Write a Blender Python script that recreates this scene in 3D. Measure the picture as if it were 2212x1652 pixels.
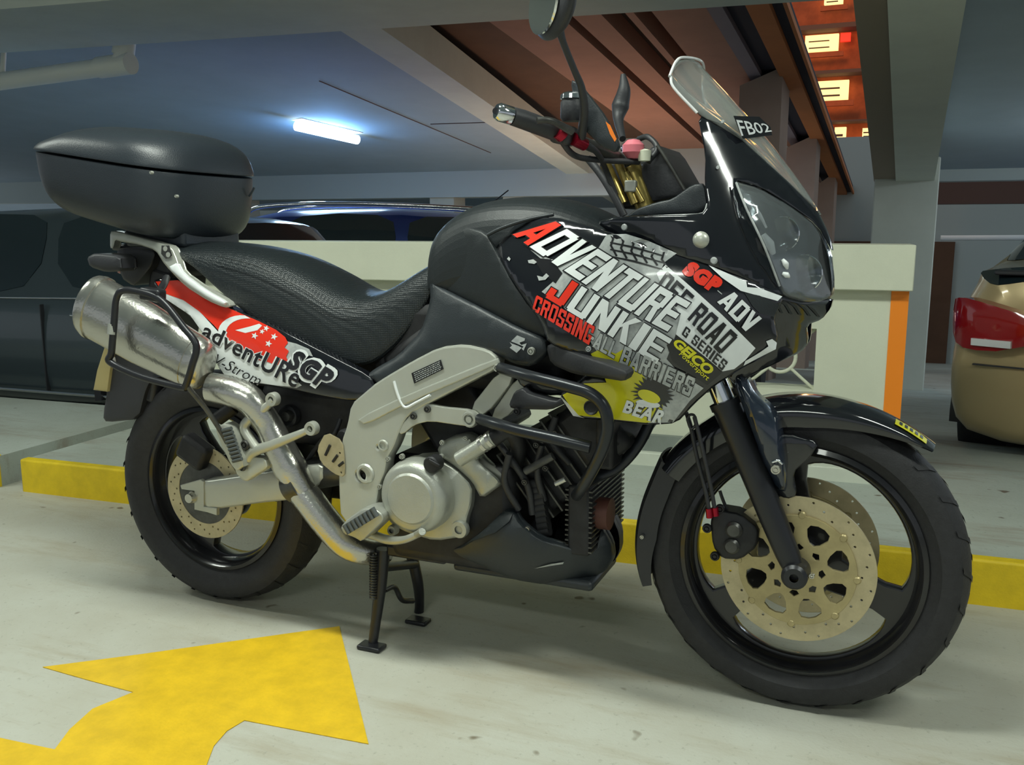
import bpy, bmesh, math, random
import numpy as np
from mathutils import Vector, Matrix
random.seed(7)
PI = math.pi
S = bpy.context.scene
for o in list(bpy.data.objects): bpy.data.objects.remove(o)
COL = S.collection

# ------------------------------------------------------------------ camera
CAM = (1.6948, -1.9797, 1.0289); YAW = -0.397832; PITCH = 0.167975; FPX = 1990.0
W0, H0 = 2212, 1652
cd = bpy.data.cameras.new('camera'); cam = bpy.data.objects.new('camera', cd); COL.objects.link(cam)
cd.sensor_fit = 'HORIZONTAL'; cd.sensor_width = 36.0; cd.lens = 36.0*FPX/W0; cd.clip_start = .05; cd.clip_end = 200
_f = Vector((math.sin(YAW), math.cos(YAW), 0)); _r = Vector((math.cos(YAW), -math.sin(YAW), 0)); _u = Vector((0, 0, 1))
FW = _f*math.cos(PITCH) - _u*math.sin(PITCH); UP = _u*math.cos(PITCH) + _f*math.sin(PITCH)
m = Matrix((_r, UP, -FW)).transposed().to_4x4(); m.translation = Vector(CAM); cam.matrix_world = m
S.camera = cam
# ------------------------------------------------------------------ view, world
S.view_settings.view_transform = 'Standard'; S.view_settings.look = 'None'
S.view_settings.gamma = 1; S.view_settings.use_curve_mapping = False; S.view_settings.exposure = 0.0
wd = bpy.data.worlds.new('ambient_fill'); S.world = wd; wd.use_nodes = True  # even grey fill light for the whole scene, not a real sky
bg = wd.node_tree.nodes['Background']; bg.inputs[0].default_value = (.62, .68, .72, 1); bg.inputs[1].default_value = 0.54

def area(name, loc, size, energy, col, rot=(0, 0, 0)):
    l = bpy.data.lights.new(name, 'AREA'); l.shape = 'RECTANGLE'; l.size, l.size_y = size; l.energy = energy; l.color = col
    o = bpy.data.objects.new(name, l); COL.objects.link(o); o.location = loc; o.rotation_euler = rot; return o
# the strip lights of the deck over the driveway (out of frame), fixtures built further down
LAMPS_NEAR = [((.5, -.75, 2.62), (1.3, .2), 54), ((3.1, -.8, 2.62), (1.3, .2), 36), ((-2.4, -.7, 2.62), (1.3, .2), 40), ((1.2, -3.6, 2.62), (1.3, .2), 34)]
for loc, sz, e in LAMPS_NEAR:
    area('tube_light', loc, sz, e, (.93, 1.0, .90))
# the lit tube of the bay behind the motorcycle
area('bay_tube_and_fill', (-3.9, 6.6, 1.95), (1.2, .12), 60, (.55, .8, 1.0), (0, 0, 1.3))
def point(name, loc, e, col, r=.1):
    l = bpy.data.lights.new(name, 'POINT'); l.energy = e; l.color = col; l.shadow_soft_size = r
    o = bpy.data.objects.new(name, l); COL.objects.link(o); o.location = loc; return o
area('bay_tube_and_fill', (-4.6, 4.6, 2.1), (1.2, .3), 50, (.8, .95, .95))  # added fill for the bays, no fixtures, here and below
area('bay_tube_and_fill', (4.6, 5.2, 1.9), (1.2, .3), 80, (.75, .88, 1.0))
area('bay_tube_and_fill', (-1.5, 9.8, 1.6), (1.2, .3), 45, (.8, .95, .95))

# ------------------------------------------------------------------ helpers
def P(u, v, y):                                  # the point of the photograph's ray (u, v) at the true lateral distance y
    d = FW + _r*((u-1106)/FPX) - UP*((v-826)/FPX); t = (y-CAM[1])/d.y
    return Vector(CAM) + d*t
def PZ(u, v, z):
    d = FW + _r*((u-1106)/FPX) - UP*((v-826)/FPX); t = (z-CAM[2])/d.z
    return Vector(CAM) + d*t
def pts(l): return [P(*q) for q in l]

def mat(name, col, rough=.5, metal=0, coat=0, var=0, scale=20, bump=0, bscale=200, emit=0, spec=.5, trans=0, col2=None, alpha=1):
    m_ = bpy.data.materials.new(name); m_.use_nodes = True; nt = m_.node_tree; b = nt.nodes['Principled BSDF']
    b.inputs['Base Color'].default_value = (*col, 1); b.inputs['Roughness'].default_value = rough; b.inputs['Metallic'].default_value = metal
    b.inputs['Coat Weight'].default_value = coat; b.inputs['Coat Roughness'].default_value = .06
    b.inputs['Specular IOR Level'].default_value = spec
    b.inputs['Transmission Weight'].default_value = trans; b.inputs['Alpha'].default_value = alpha
    if emit: b.inputs['Emission Color'].default_value = (*col, 1); b.inputs['Emission Strength'].default_value = emit
    tc = nt.nodes.new('ShaderNodeTexCoord')
    if var or col2:
        n = nt.nodes.new('ShaderNodeTexNoise'); n.inputs['Scale'].default_value = scale; n.inputs['Detail'].default_value = 6; n.inputs['Roughness'].default_value = .65
        nt.links.new(tc.outputs['Object'], n.inputs['Vector'])
        r = nt.nodes.new('ShaderNodeValToRGB'); c2 = col2 or tuple(max(0, c*(1-var)) for c in col); c1 = col if col2 else tuple(min(1, c*(1+var)) for c in col)
        r.color_ramp.elements[0].position = .35; r.color_ramp.elements[1].position = .65
        r.color_ramp.elements[0].color = (*c2, 1); r.color_ramp.elements[1].color = (*c1, 1)
        nt.links.new(n.outputs[0], r.inputs[0]); nt.links.new(r.outputs[0], b.inputs['Base Color'])
    if bump:
        n2 = nt.nodes.new('ShaderNodeTexNoise'); n2.inputs['Scale'].default_value = bscale; n2.inputs['Detail'].default_value = 3
        nt.links.new(tc.outputs['Object'], n2.inputs['Vector'])
        bp = nt.nodes.new('ShaderNodeBump'); bp.inputs['Strength'].default_value = bump; bp.inputs['Distance'].default_value = .002
        nt.links.new(n2.outputs[0], bp.inputs['Height']); nt.links.new(bp.outputs[0], b.inputs['Normal'])
    return m_

def link(me, name, parent=None, m_=None, smooth=35):
    o = bpy.data.objects.new(name, me); COL.objects.link(o)
    if parent: o.parent = parent
    if m_: me.materials.append(m_)
    if smooth:
        me.shade_smooth(); me.set_sharp_from_angle(angle=math.radians(smooth))
    return o
def mesh(name, vs, fs, m_=None, parent=None, smooth=35, sub=0, fix=True, bevel=0):
    me = bpy.data.meshes.new(name); me.from_pydata([tuple(v) for v in vs], [], fs); me.update()
    if fix:
        b = bmesh.new(); b.from_mesh(me); bmesh.ops.remove_doubles(b, verts=b.verts, dist=1e-6); bmesh.ops.recalc_face_normals(b, faces=b.faces); b.to_mesh(me); b.free()
    o = link(me, name, parent, m_, smooth)
    if bevel:
        mo = o.modifiers.new('bevel', 'BEVEL'); mo.width = bevel; mo.segments = 2; mo.limit_method = 'ANGLE'
    if sub: mo = o.modifiers.new('sub', 'SUBSURF'); mo.levels = mo.render_levels = sub
    return o
def tag(o, label=None, cat=None, group=None, kind=None):
    if label: o['label'] = label
    if cat: o['category'] = cat
    if group: o['group'] = group
    if kind: o['kind'] = kind
    return o
def empty(name, loc=(0, 0, 0), rz=0):
    o = bpy.data.objects.new(name, None); o.empty_display_size = .1; o.location = loc; o.rotation_euler = (0, 0, rz); COL.objects.link(o); return o

def catmull(p, n=6, closed=False):
    p = [Vector(q) for q in p]; out = []; N = len(p)
    rng = range(N) if closed else range(N-1)
    for i in rng:
        a = p[i-1] if (closed or i > 0) else p[0]*2-p[1]; b = p[i]; c = p[(i+1) % N]
        d = p[(i+2) % N] if (closed or i < N-2) else p[-1]*2-p[-2]
        for k in range(n):
            t = k/n
            out.append(.5*((2*b)+(c-a)*t+(2*a-5*b+4*c-d)*t*t+(3*b-a-3*c+d)*t**3))
    if not closed: out.append(p[-1])
    return out
def tube(name, p, r, m_, parent=None, n=12, smooth=True, cap=True, res=6):
    """round tube along 3-D points; r a number or one per point"""
    p = [Vector(q) for q in p]; rs = list(r) if isinstance(r, (list, tuple)) else [r]*len(p)
    if smooth and len(p) > 2:
        q = catmull([(*a, ) for a in p], res); rr = []
        for i in range(len(p)-1):
            for k in range(res): rr.append(rs[i]+(rs[i+1]-rs[i])*k/res)
        rr.append(rs[-1]); p, rs = q, rr
    vs = []; fs = []; nrm = None
    for i, c in enumerate(p):
        t = (p[min(i+1, len(p)-1)]-p[max(i-1, 0)]).normalized()
        if nrm is None: nrm = t.orthogonal().normalized()
        nrm = (nrm - t*nrm.dot(t)).normalized(); bn = t.cross(nrm)
        for k in range(n):
            a = 2*PI*k/n; vs.append(c+(nrm*math.cos(a)+bn*math.sin(a))*rs[i])
    for i in range(len(p)-1):
        for k in range(n): fs.append((i*n+k, i*n+(k+1) % n, (i+1)*n+(k+1) % n, (i+1)*n+k))
    if cap: fs.append(tuple(range(n))[::-1]); fs.append(tuple((len(p)-1)*n+k for k in range(n)))
    return mesh(name, vs, fs, m_, parent, 50)
def join_into(dst, srcs):
    """merge the meshes of srcs into dst (all untransformed), for one part made of several shapes"""
    b = bmesh.new(); b.from_mesh(dst.data)
    for s in srcs:
        t = s.data.copy(); b.from_mesh(t); bpy.data.meshes.remove(t); bpy.data.objects.remove(s)
    b.to_mesh(dst.data); b.free(); return dst
def lathe(name, prof, c, m_, parent=None, n=48, axis='Y', a0=0, a1=2*PI, smooth=35, closed_prof=False):
    """profile of (radius, axial) revolved around an axis through c; angle measured from +X towards +Z"""
    full = abs(a1-a0-2*PI) < 1e-6; N = n if full else n+1; M = len(prof); vs = []; fs = []
    for i in range(N):
        a = a0+(a1-a0)*i/n
        for r, h in prof:
            if axis == 'Y': vs.append((c[0]+r*math.cos(a), c[1]+h, c[2]+r*math.sin(a)))
            elif axis == 'Z': vs.append((c[0]+r*math.cos(a), c[1]+r*math.sin(a), c[2]+h))
            else: vs.append((c[0]+h, c[1]+r*math.cos(a), c[2]+r*math.sin(a)))
    for i in range(n):
        j = (i+1) % N
        for k in range(M if closed_prof else M-1):
            k2 = (k+1) % M; fs.append((i*M+k, i*M+k2, j*M+k2, j*M+k))
    return mesh(name, vs, fs, m_, parent, smooth)
def rod(name, a, b, r, m_, parent=None, n=14, r2=None): return tube(name, [a, b], [r, r2 if r2 is not None else r], m_, parent, n, smooth=False)
def loft(name, rings, m_, parent=None, closed=True, cap=True, sub=1, smooth=40):
    n = len(rings[0]); vs = [v for r in rings for v in r]; fs = []
    for i in range(len(rings)-1):
        for k in range(n if closed else n-1):
            k2 = (k+1) % n; fs.append((i*n+k, i*n+k2, (i+1)*n+k2, (i+1)*n+k))
    if cap and closed: fs.append(tuple(range(n))); fs.append(tuple((len(rings)-1)*n+k for k in range(n)))
    return mesh(name, vs, fs, m_, parent, smooth, sub)
def box(name, lo, hi, m_, parent=None, bevel=0, rot=None):
    x0, y0, z0 = lo; x1, y1, z1 = hi
    vs = [(x, y, z) for z in (z0, z1) for y in (y0, y1) for x in (x0, x1)]
    if rot:
        c = Vector(((x0+x1)/2, (y0+y1)/2, (z0+z1)/2)); R = rot.to_matrix() if hasattr(rot, 'to_matrix') else rot
        vs = [c+R@(Vector(v)-c) for v in vs]
    fs = [(0, 2, 3, 1), (4, 5, 7, 6), (0, 1, 5, 4), (2, 6, 7, 3), (0, 4, 6, 2), (1, 3, 7, 5)]
    return mesh(name, vs, fs, m_, parent, 35, bevel=bevel)
def prism(name, poly, d, m_, parent=None, bevel=0):
    """solid between polygon (3-D points) and the same polygon moved by d"""
    n = len(poly); d = Vector(d); vs = [Vector(p) for p in poly]+[Vector(p)+d for p in poly]
    fs = [tuple(range(n)), tuple(range(2*n-1, n-1, -1))]+[(k, (k+1) % n, n+(k+1) % n, n+k) for k in range(n)]
    return mesh(name, vs, fs, m_, parent, 30, bevel=bevel)
def plate(name, loops, y, th, m_, parent=None, bev=.0015):
    """flat plate in the plane y with real holes: loops of (X, Z), th = half thickness"""
    cu = bpy.data.curves.new(name, 'CURVE'); cu.dimensions = '2D'; cu.fill_mode = 'BOTH'; cu.extrude = max(th-bev, .0002); cu.bevel_depth = bev; cu.bevel_resolution = 1
    cu.resolution_u = 1
    for lp in loops:
        sp = cu.splines.new('POLY'); sp.points.add(len(lp)-1)
        for p, q in zip(sp.points, lp): p.co = (q[0], q[1], 0, 1)
        sp.use_cyclic_u = True
    o = bpy.data.objects.new(name, cu); me = bpy.data.meshes.new_from_object(o); bpy.data.objects.remove(o); bpy.data.curves.remove(cu)
    me.transform(Matrix(((1, 0, 0, 0), (0, 0, -1, y), (0, 1, 0, 0), (0, 0, 0, 1))))
    me.name = name; me.materials.clear()
    return link(me, name, parent, m_, 35)
def circ(cx, cz, r, n=24, a0=0): return [(cx+r*math.cos(a0+2*PI*k/n), cz+r*math.sin(a0+2*PI*k/n)) for k in range(n)]
def pxl(l, y): return [(P(u, v, y).x, P(u, v, y).z) for u, v in l]
def chaikin(p, it=1, w=.25):
    for _ in range(it):
        q = []
        for i in range(len(p)):
            a, b = p[i], p[(i+1) % len(p)]
            q.append((a[0]+(b[0]-a[0])*w, a[1]+(b[1]-a[1])*w)); q.append((b[0]+(a[0]-b[0])*w, b[1]+(a[1]-b[1])*w))
        p = q
    return p
def yfun(ctrl):
    if not isinstance(ctrl, (list, tuple)): return lambda u, v: ctrl
    A = np.array(ctrl, float); u0, v0 = A[:, 0].mean(), A[:, 1].mean()
    def basis(u, v):
        a, b = (u-u0)/200., (v-v0)/200.
        if len(A) < 3: return [1.0]
        if len(A) < 7: return [1.0, a, b]
        return [1.0, a, b, a*a, a*b, b*b]
    B = np.array([basis(u, v) for u, v, _ in A]); c = np.linalg.lstsq(B, A[:, 2], rcond=None)[0]
    return lambda u, v: float(np.dot(basis(u, v), c))
def polydist(u, v, A, B):
    p = np.array([u, v]); d = B-A; t = np.clip(((p-A)*d).sum(1)/np.maximum((d*d).sum(1), 1e-9), 0, 1); q = A+d*t[:, None]
    return float(np.sqrt(((p-q)**2).sum(1)).min())
def gridcut(b, step):
    us = [v.co.x for v in b.verts]; vs_ = [v.co.y for v in b.verts]
    for ax, lo, hi in ((0, min(us), max(us)), (1, min(vs_), max(vs_))):
        k = math.floor(lo/step)+1
        while k*step < hi:
            co = Vector((k*step, 0, 0)) if ax == 0 else Vector((0, k*step, 0)); no = Vector((1, 0, 0)) if ax == 0 else Vector((0, 1, 0))
            bmesh.ops.bisect_plane(b, geom=b.verts[:]+b.edges[:]+b.faces[:], plane_co=co, plane_no=no); k += 1
def panel(name, poly, ctrl, m_, parent=None, th=.012, r=.008, rpx=9, step=30, rnd=1, mirror=False, mname=None):
    """solid body panel: outline at its true lateral distance (ctrl), rounded towards its edges"""
    if rnd: poly = chaikin(poly, rnd, .18)
    yf = yfun(ctrl); A = np.array(poly, float); B = np.roll(A, -1, 0)
    def surf(u, v, off=0):
        d = polydist(u, v, A, B); k = 1-min(d/rpx, 1); return P(u, v, yf(u, v)+r*(1-math.sqrt(max(0, 1-k*k)))-off)
    b = bmesh.new(); vv = [b.verts.new((u, v, 0)) for u, v in poly]; f = b.faces.new(vv)
    fs = [f]
    for t in (.08, .22, .3):
        try: bmesh.ops.inset_region(b, faces=fs, thickness=rpx*t, use_boundary=True, use_even_offset=True)
        except Exception: break
    gridcut(b, step)
    bmesh.ops.triangulate(b, faces=[q for q in b.faces if len(q.verts) > 4])
    for v in b.verts: v.co = surf(v.co.x, v.co.y)
    ex = bmesh.ops.extrude_face_region(b, geom=b.faces[:], use_keep_orig=True)
    for v in [g for g in ex['geom'] if isinstance(g, bmesh.types.BMVert)]: v.co.y += th
    bmesh.ops.recalc_face_normals(b, faces=b.faces)
    me = bpy.data.meshes.new(name); b.to_mesh(me); b.free()
    o = link(me, name, parent, m_, 40)
    o2 = None
    if mirror:
        me2 = me.copy(); me2.transform(Matrix.Scale(-1, 4, Vector((0, 1, 0)))); me2.flip_normals(); o2 = bpy.data.objects.new(mname or name, me2); COL.objects.link(o2); o2.parent = parent
    return o, surf
def decal(name, loops, surf, m_, parent, off=.0012, step=18):
    """thin vinyl shape (pixel outline) lying on a panel's surface"""
    b = bmesh.new()
    for lp in loops:
        b.faces.new([b.verts.new((u, v, 0)) for u, v in lp])
    gridcut(b, step); bmesh.ops.triangulate(b, faces=b.faces[:])
    for v in b.verts: v.co = surf(v.co.x, v.co.y, off)
    for f in b.faces:
        f.normal_update()
        if f.normal.y > 0: f.normal_flip()
    me = bpy.data.meshes.new(name); b.to_mesh(me); b.free(); return link(me, name, parent, m_, 60)
def text_mesh(s, bold=0.0, shear=0.0, spacing=1.0):
    cu = bpy.data.curves.new('t', 'FONT'); cu.body = s; cu.offset = bold; cu.shear = shear; cu.space_character = spacing; cu.resolution_u = 3
    o = bpy.data.objects.new('t', cu); me = bpy.data.meshes.new_from_object(o); bpy.data.objects.remove(o); bpy.data.curves.remove(cu); return me
def text(name, s, quad, surf, m_, parent, off=.002, bold=.0, shear=0, step=22, spacing=1.0, grow=None):
    """lettering: quad = pixel corners TL, TR, BR, BL"""
    me = text_mesh(s, bold, shear, spacing); b = bmesh.new(); b.from_mesh(me); bpy.data.meshes.remove(me)
    xs = [v.co.x for v in b.verts]; ys = [v.co.y for v in b.verts]; x0, x1, y0, y1 = min(xs), max(xs), min(ys), max(ys)
    tl, tr, br, bl = [Vector(q) for q in quad]
    for v in b.verts:
        a = (v.co.x-x0)/(x1-x0); c = (v.co.y-y0)/(y1-y0)
        t = tl.lerp(tr, a); q = bl.lerp(br, a)
        if grow:  # bows the line of text like the curved vinyl
            w = Vector(grow)*(4*a*(1-a)); t = t+w; q = q+w
        p = q.lerp(t, c); v.co = (p.x, p.y, 0)
    gridcut(b, step); bmesh.ops.triangulate(b, faces=b.faces[:])
    for v in b.verts: v.co = surf(v.co.x, v.co.y, off)
    for f in b.faces:
        f.normal_update()
        if f.normal.y > 0: f.normal_flip()
    me = bpy.data.meshes.new(name); b.to_mesh(me); b.free(); return link(me, name, parent, m_, 60)
def bolt(u, v, y, r, m_, parent, name='bolt', h=.008):
    c = P(u, v, y); o = lathe(name, [(0, -h), (r*.35, -h), (r*.4, -h*.55), (r*.55, -h*.55), (r*.62, -h), (r*.85, -h), (r, -h*.6), (r, 0), (0, 0)], c, m_, parent, 16); return o

# ------------------------------------------------------------------ materials
M = {}
def concrete(name, c1, c2, stain, speck=.0):
    m_ = mat(name, c1, .78, bump=.55, bscale=130); nt = m_.node_tree; L = nt.links.new; N = nt.nodes.new; b = nt.nodes['Principled BSDF']
    tc = N('ShaderNodeTexCoord')
    def noise(sx, sy, sc, lo, hi, det=6):
        mp = N('ShaderNodeMapping'); mp.inputs['Scale'].default_value = (sx, sy, 1); L(tc.outputs['Object'], mp.inputs['Vector'])
        n = N('ShaderNodeTexNoise'); n.inputs['Scale'].default_value = sc; n.inputs['Detail'].default_value = det; n.inputs['Roughness'].default_value = .68; L(mp.outputs[0], n.inputs['Vector'])
        r = N('ShaderNodeMapRange'); r.inputs['From Min'].default_value = lo; r.inputs['From Max'].default_value = hi; L(n.outputs[0], r.inputs[0]); return r.outputs[0]
    def mixc(fac, a, col):
        mx = N('ShaderNodeMix'); mx.data_type = 'RGBA'; L(fac, mx.inputs[0]); mx.inputs[7].default_value = (*col, 1)
        if isinstance(a, tuple): mx.inputs[6].default_value = (*a, 1)
        else: L(a, mx.inputs[6])
        return mx.outputs[2]
    c = mixc(noise(1, 1, 1.6, .35, .68), c1, c2)
    c = mixc(noise(.45, 2.4, 3.0, .52, .78), c, stain)                  # tyre-swept streaks along the lane
    c = mixc(noise(1, 1, 55, .60, .80, 3), c, tuple(q*.72 for q in c2))   # sand-coloured pores
    c = mixc(noise(1, 1, 9, .70, .74, 2), c, tuple(q*.55 for q in stain)) # small dark chips
    L(c, b.inputs['Base Color']); return m_
M['floor'] = concrete('concrete_floor', (.50, .505, .44), (.43, .415, .34), (.35, .30, .21))
M['deck'] = concrete('deck_concrete', (.40, .44, .40), (.32, .345, .30), (.24, .20, .15))
M['yellow'] = mat('yellow_paint', (.74, .47, .010), .55, var=.10, scale=14, bump=.3, bscale=120)
M['kerbyellow'] = mat('kerb_paint', (.74, .53, .01), .6, var=.12, scale=9, bump=.3)
M['cream'] = mat('cream_paint', (.66, .68, .54), .7, var=.03, scale=5, bump=.15)
M['whiteplinth'] = mat('plinth_paint', (.62, .65, .55), .7, var=.04, scale=6)
M['greyband'] = mat('grey_band', (.21, .235, .21), .8, var=.08, scale=10)
M['orange'] = mat('orange_paint', (.95, .26, .01), .5)
M['ceil'] = mat('ceiling_paint', (.33, .41, .46), .85, var=.04, scale=2)
M['beam'] = mat('beam_paint', (.66, .70, .62), .85, var=.04, scale=3)
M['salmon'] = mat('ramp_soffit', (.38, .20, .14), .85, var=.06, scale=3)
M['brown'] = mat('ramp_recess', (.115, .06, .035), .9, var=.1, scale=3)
M['pipe'] = mat('pvc_pipe', (.85, .85, .72), .45)
M['tube'] = mat('lamp_tube', (.78, .93, 1.0), emit=9)
M['fixture'] = mat('lamp_housing', (.75, .78, .78), .4)
M['brick'] = mat('facade_brick', (.36, .085, .03), .8, var=.2, scale=3)
M['facade'] = mat('facade_slab', (.10, .06, .05), .8)
M['glow'] = mat('lit_room', (1.0, .68, .28), emit=1.5)
M['glowred'] = mat('red_lantern', (1.0, .02, .01), emit=1.4)
M['paintcol'] = mat('column_paint', (.46, .48, .42), .85, var=.04, scale=3)
M['cool'] = mat('pale_wall', (.42, .48, .47), .8)
M['white'] = mat('white_paint', (.8, .8, .78), .6)

# ------------------------------------------------------------------ setting
ANG = .0672                                     # the kerb runs 3.85 degrees off the motorcycle
def K(x, d, z): return Vector((x - d*math.sin(ANG), .60 + ANG*x + d*math.cos(ANG), z))
def kbox(name, x0, x1, d0, d1, z0, z1, m_, parent=None, bevel=0, zs=0):
    vs = [K(x, d, z+zs*(d-d0)) for z in (z0, z1) for d in (d0, d1) for x in (x0, x1)]
    return mesh(name, vs, [(0, 2, 3, 1), (4, 5, 7, 6), (0, 1, 5, 4), (2, 6, 7, 3), (0, 4, 6, 2), (1, 3, 7, 5)], m_, parent, 30, bevel=bevel)
SL = -.105                                       # the parking deck beyond the kerb falls away
fl = tag(mesh('floor', [(-12, -7, 0), (9, -7, 0), (9, 1.3, 0), (-12, 1.3, 0), (-12, -7, -.1), (9, -7, -.1), (9, 1.3, -.1), (-12, 1.3, -.1)], [(0, 1, 2, 3), (7, 6, 5, 4), (0, 4, 5, 1), (1, 5, 6, 2), (2, 6, 7, 3), (3, 7, 4, 0)], M['floor'], None, 0), kind='structure')
tag(kbox('floor', -1.75, 9, 1.0, 26, .0, .12, M['deck'], zs=SL), kind='structure')
tag(kbox('floor', -14, -1.75, 1.0, 26, -.2, -.06, M['deck'], zs=SL), kind='structure')
o = kbox('kerb_walkway', -1.44, 9, .03, 1.02, -.02, .125, M['deck']); tag(o, kind='structure')
o.name = 'trim_1'
o = kbox('trim_2', -9, -1.575, .03, 1.02, -.02, .125, M['deck']); tag(o, kind='structure')
o = kbox('trim_3', -1.575, -1.44, .12, 1.0, -.02, .06, M['deck']); tag(o, kind='structure')
# the painted kerb stones
ks = empty('painted_kerb', K(-1.44, 0, 0)); tag(ks, 'long low kerb painted yellow behind the motorcycle and its wheels', 'kerb')
def child(o, root):
    o.parent = root; o.matrix_parent_inverse = Matrix.Translation(root.location).inverted() if root.rotation_euler.z == 0 else root.matrix_basis.inverted(); return o
x = -1.44
while x < 8.5:
    child(kbox('kerb_stone', x, x+10, 0, .045, -.01, .131, M['kerbyellow'], bevel=.008), ks); x += 10.0
k2 = empty('painted_kerb', K(-1.575, 0, 0)); tag(k2, 'short end of a yellow kerb left of the drainage gap, at the left edge', 'kerb')
x = -1.575
while x > -6:
    child(kbox('kerb_stone', x-5, x, 0, .045, -.01, .131, M['kerbyellow'], bevel=.008), k2); x -= 5.0

# painted arrow on the floor
ar_px = [(92, 1440), (300, 1413), (520, 1382), (733, 1352), (765, 1480), (796, 1606), (660, 1580), (528, 1555), (490, 1578), (462, 1610), (446, 1652), (440, 1700), (440, 1850), (-30, 1850), (-160, 1590), (0, 1593), (118, 1618), (150, 1575), (200, 1530), (288, 1494), (190, 1468)]
poly = [PZ(u, v, .002) for u, v in ar_px]
o = prism('floor_arrow', poly, (0, 0, -.0015), M['yellow'])
tag(o, 'yellow arrow painted on the concrete in front of the rear wheel', 'road marking')

# low wall with ventilation block, plinth and orange strip
WY = .78                                          # distance of its face behind the kerb line
def wallx(u, v, d):                               # x and z of a pixel on the plane d behind the kerb line
    dd = FW + _r*((u-1106)/FPX) - UP*((v-826)/FPX); n = Vector((-math.sin(ANG), math.cos(ANG), 0)); p0 = K(0, d, 0)
    t = (p0-Vector(CAM)).dot(n)/dd.dot(n); q = Vector(CAM)+dd*t
    s = (q-p0).dot(Vector((math.cos(ANG), math.sin(ANG), 0)))*math.cos(ANG)
    return s, q.z
xr, zt = wallx(1980, 529, WY-.05); xe, zb = wallx(1948, 632, WY); xl, _ = wallx(345, 850, WY)
_, zc = wallx(1800, 626, WY-.05); _, zg = wallx(1400, 936, WY)
xo = wallx(1914, 800, WY)[0]; xe = wallx(1952, 800, WY)[0]
bx0, bz1 = wallx(1612, 705, WY); bx1, bz0 = wallx(1757, 843, WY)
pb = .125
wall = empty('garden_wall', K(xl, WY, pb)); tag(wall, 'low cream parapet wall with a flat cap behind the motorcycle', 'wall')
def wb(n, *a, **k): return child(kbox(n, *a, **k), wall)
wb('wall_panel', xl, bx0, WY, WY+.12, pb, zc, M['cream']); wb('wall_panel', bx1, xo, WY, WY+.12, pb, zc, M['cream'])
wb('wall_panel', bx0, bx1, WY, WY+.12, bz1, zc, M['cream']); wb('wall_panel', bx0, bx1, WY, WY+.12, pb, bz0, M['cream'])
o = wb('wall_cap', xl-.03, xr, WY-.05, WY+.2, zc, zt, M['cream'], bevel=.004)
tag(wb('end_strip', xo, xe, WY-.003, WY+.12, pb, zc, M['orange']), 'orange painted end strip')
xgr = wallx(1752, 1000, WY-.06)[0]
wb('plinth', xl, xe+.03, WY-.06, WY+.12, pb-.02, wallx(1400, 978, WY-.06)[1], M['whiteplinth'], bevel=.004)
wb('plinth', xgr, xe, WY-.055, WY+.12, pb-.02, zg, M['whiteplinth'])
tag(wb('skirting', xl, xgr, WY-.03, WY+.1, pb, zg, M['greyband']), 'grey recessed skirting band')
# decorative ring grille in the block opening
g = empty('tmp'); bpy.data.objects.remove(g)
cxm, czm = (bx0+bx1)/2, (bz0+bz1)/2
def kp(x, z, d=WY+.03): return K(x, d, z)
ring = [kp(cxm+.055*math.cos(a), czm+.055*math.sin(a)) for a in [2*PI*k/28 for k in range(29)]]
gr = tube('grille', ring, .007, M['cream'], None, 8, smooth=False, cap=False); parts = []
for sx in (-1, 1):
    for sz in (-1, 1):
        parts.append(rod('g', kp(cxm+sx*.038, czm+sz*.038), kp(cxm+sx*(bx1-bx0)/2, czm+sz*(bz1-bz0)/2), .006, M['cream'], None, 8))
join_into(gr, parts); child(gr, wall)

# near ceiling beam and the slabs
bz = 2.40
e0, e1 = PZ(-900, 172, bz), PZ(2600, -52, bz); dr = (e1-e0).normalized(); nr = Vector((dr.y, -dr.x, 0))
b0, b1 = e0-dr*4, e1+dr*6; bw = (PZ(100, 12, bz)-e0).dot(nr)
beam = prism('trim_4', [b0, b1, b1+nr*bw, b0+nr*bw], (0, 0, .5), M['beam']); tag(beam, kind='structure')
tag(prism('ceiling', [b0+nr*(bw-.02)+Vector((0, 0, .3)), b1+nr*(bw-.02)+Vector((0, 0, .3)), b1+nr*12+Vector((0, 0, .3)), b0+nr*12+Vector((0, 0, .3))], (0, 0, .2), M['ceil']), kind='structure')
def slabz(y, z0=1.86, y0=11.): return z0+.105*(y0-y)
def PL(u, v, z0, y0):                             # pixel ray meets the sloping plane z = z0 + .105 (y0 - y)
    d = FW + _r*((u-1106)/FPX) - UP*((v-826)/FPX); c = Vector(CAM); t = (z0+.105*(y0-c.y)-c.z)/(d.z+.105*d.y); return c+d*t
A0, A1 = PL(810, 79, 1.86, 11), PL(1300, 398, 1.86, 11); dA = (A1-A0).normalized()
A0 = A0-dA*2; A1 = A1+dA*3
tag(prism('ceiling', [(-22, A0.y, slabz(A0.y)), A0, A1, (-22, A1.y, slabz(A1.y))], (0, 0, .25), M['ceil']), kind='structure')
E0, E1 = PL(772, 90, 1.78, 11), PL(1262, 400, 1.78, 11); dE = (E1-E0).normalized(); wv = Vector((.34, 0, 0))
E0 = E0-dE*2; E1 = E1+dE*2.5
tag(prism('trim_5', [E0, E0+wv, E1+wv, E1], (0, 0, .3), M['beam']), kind='structure')
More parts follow.
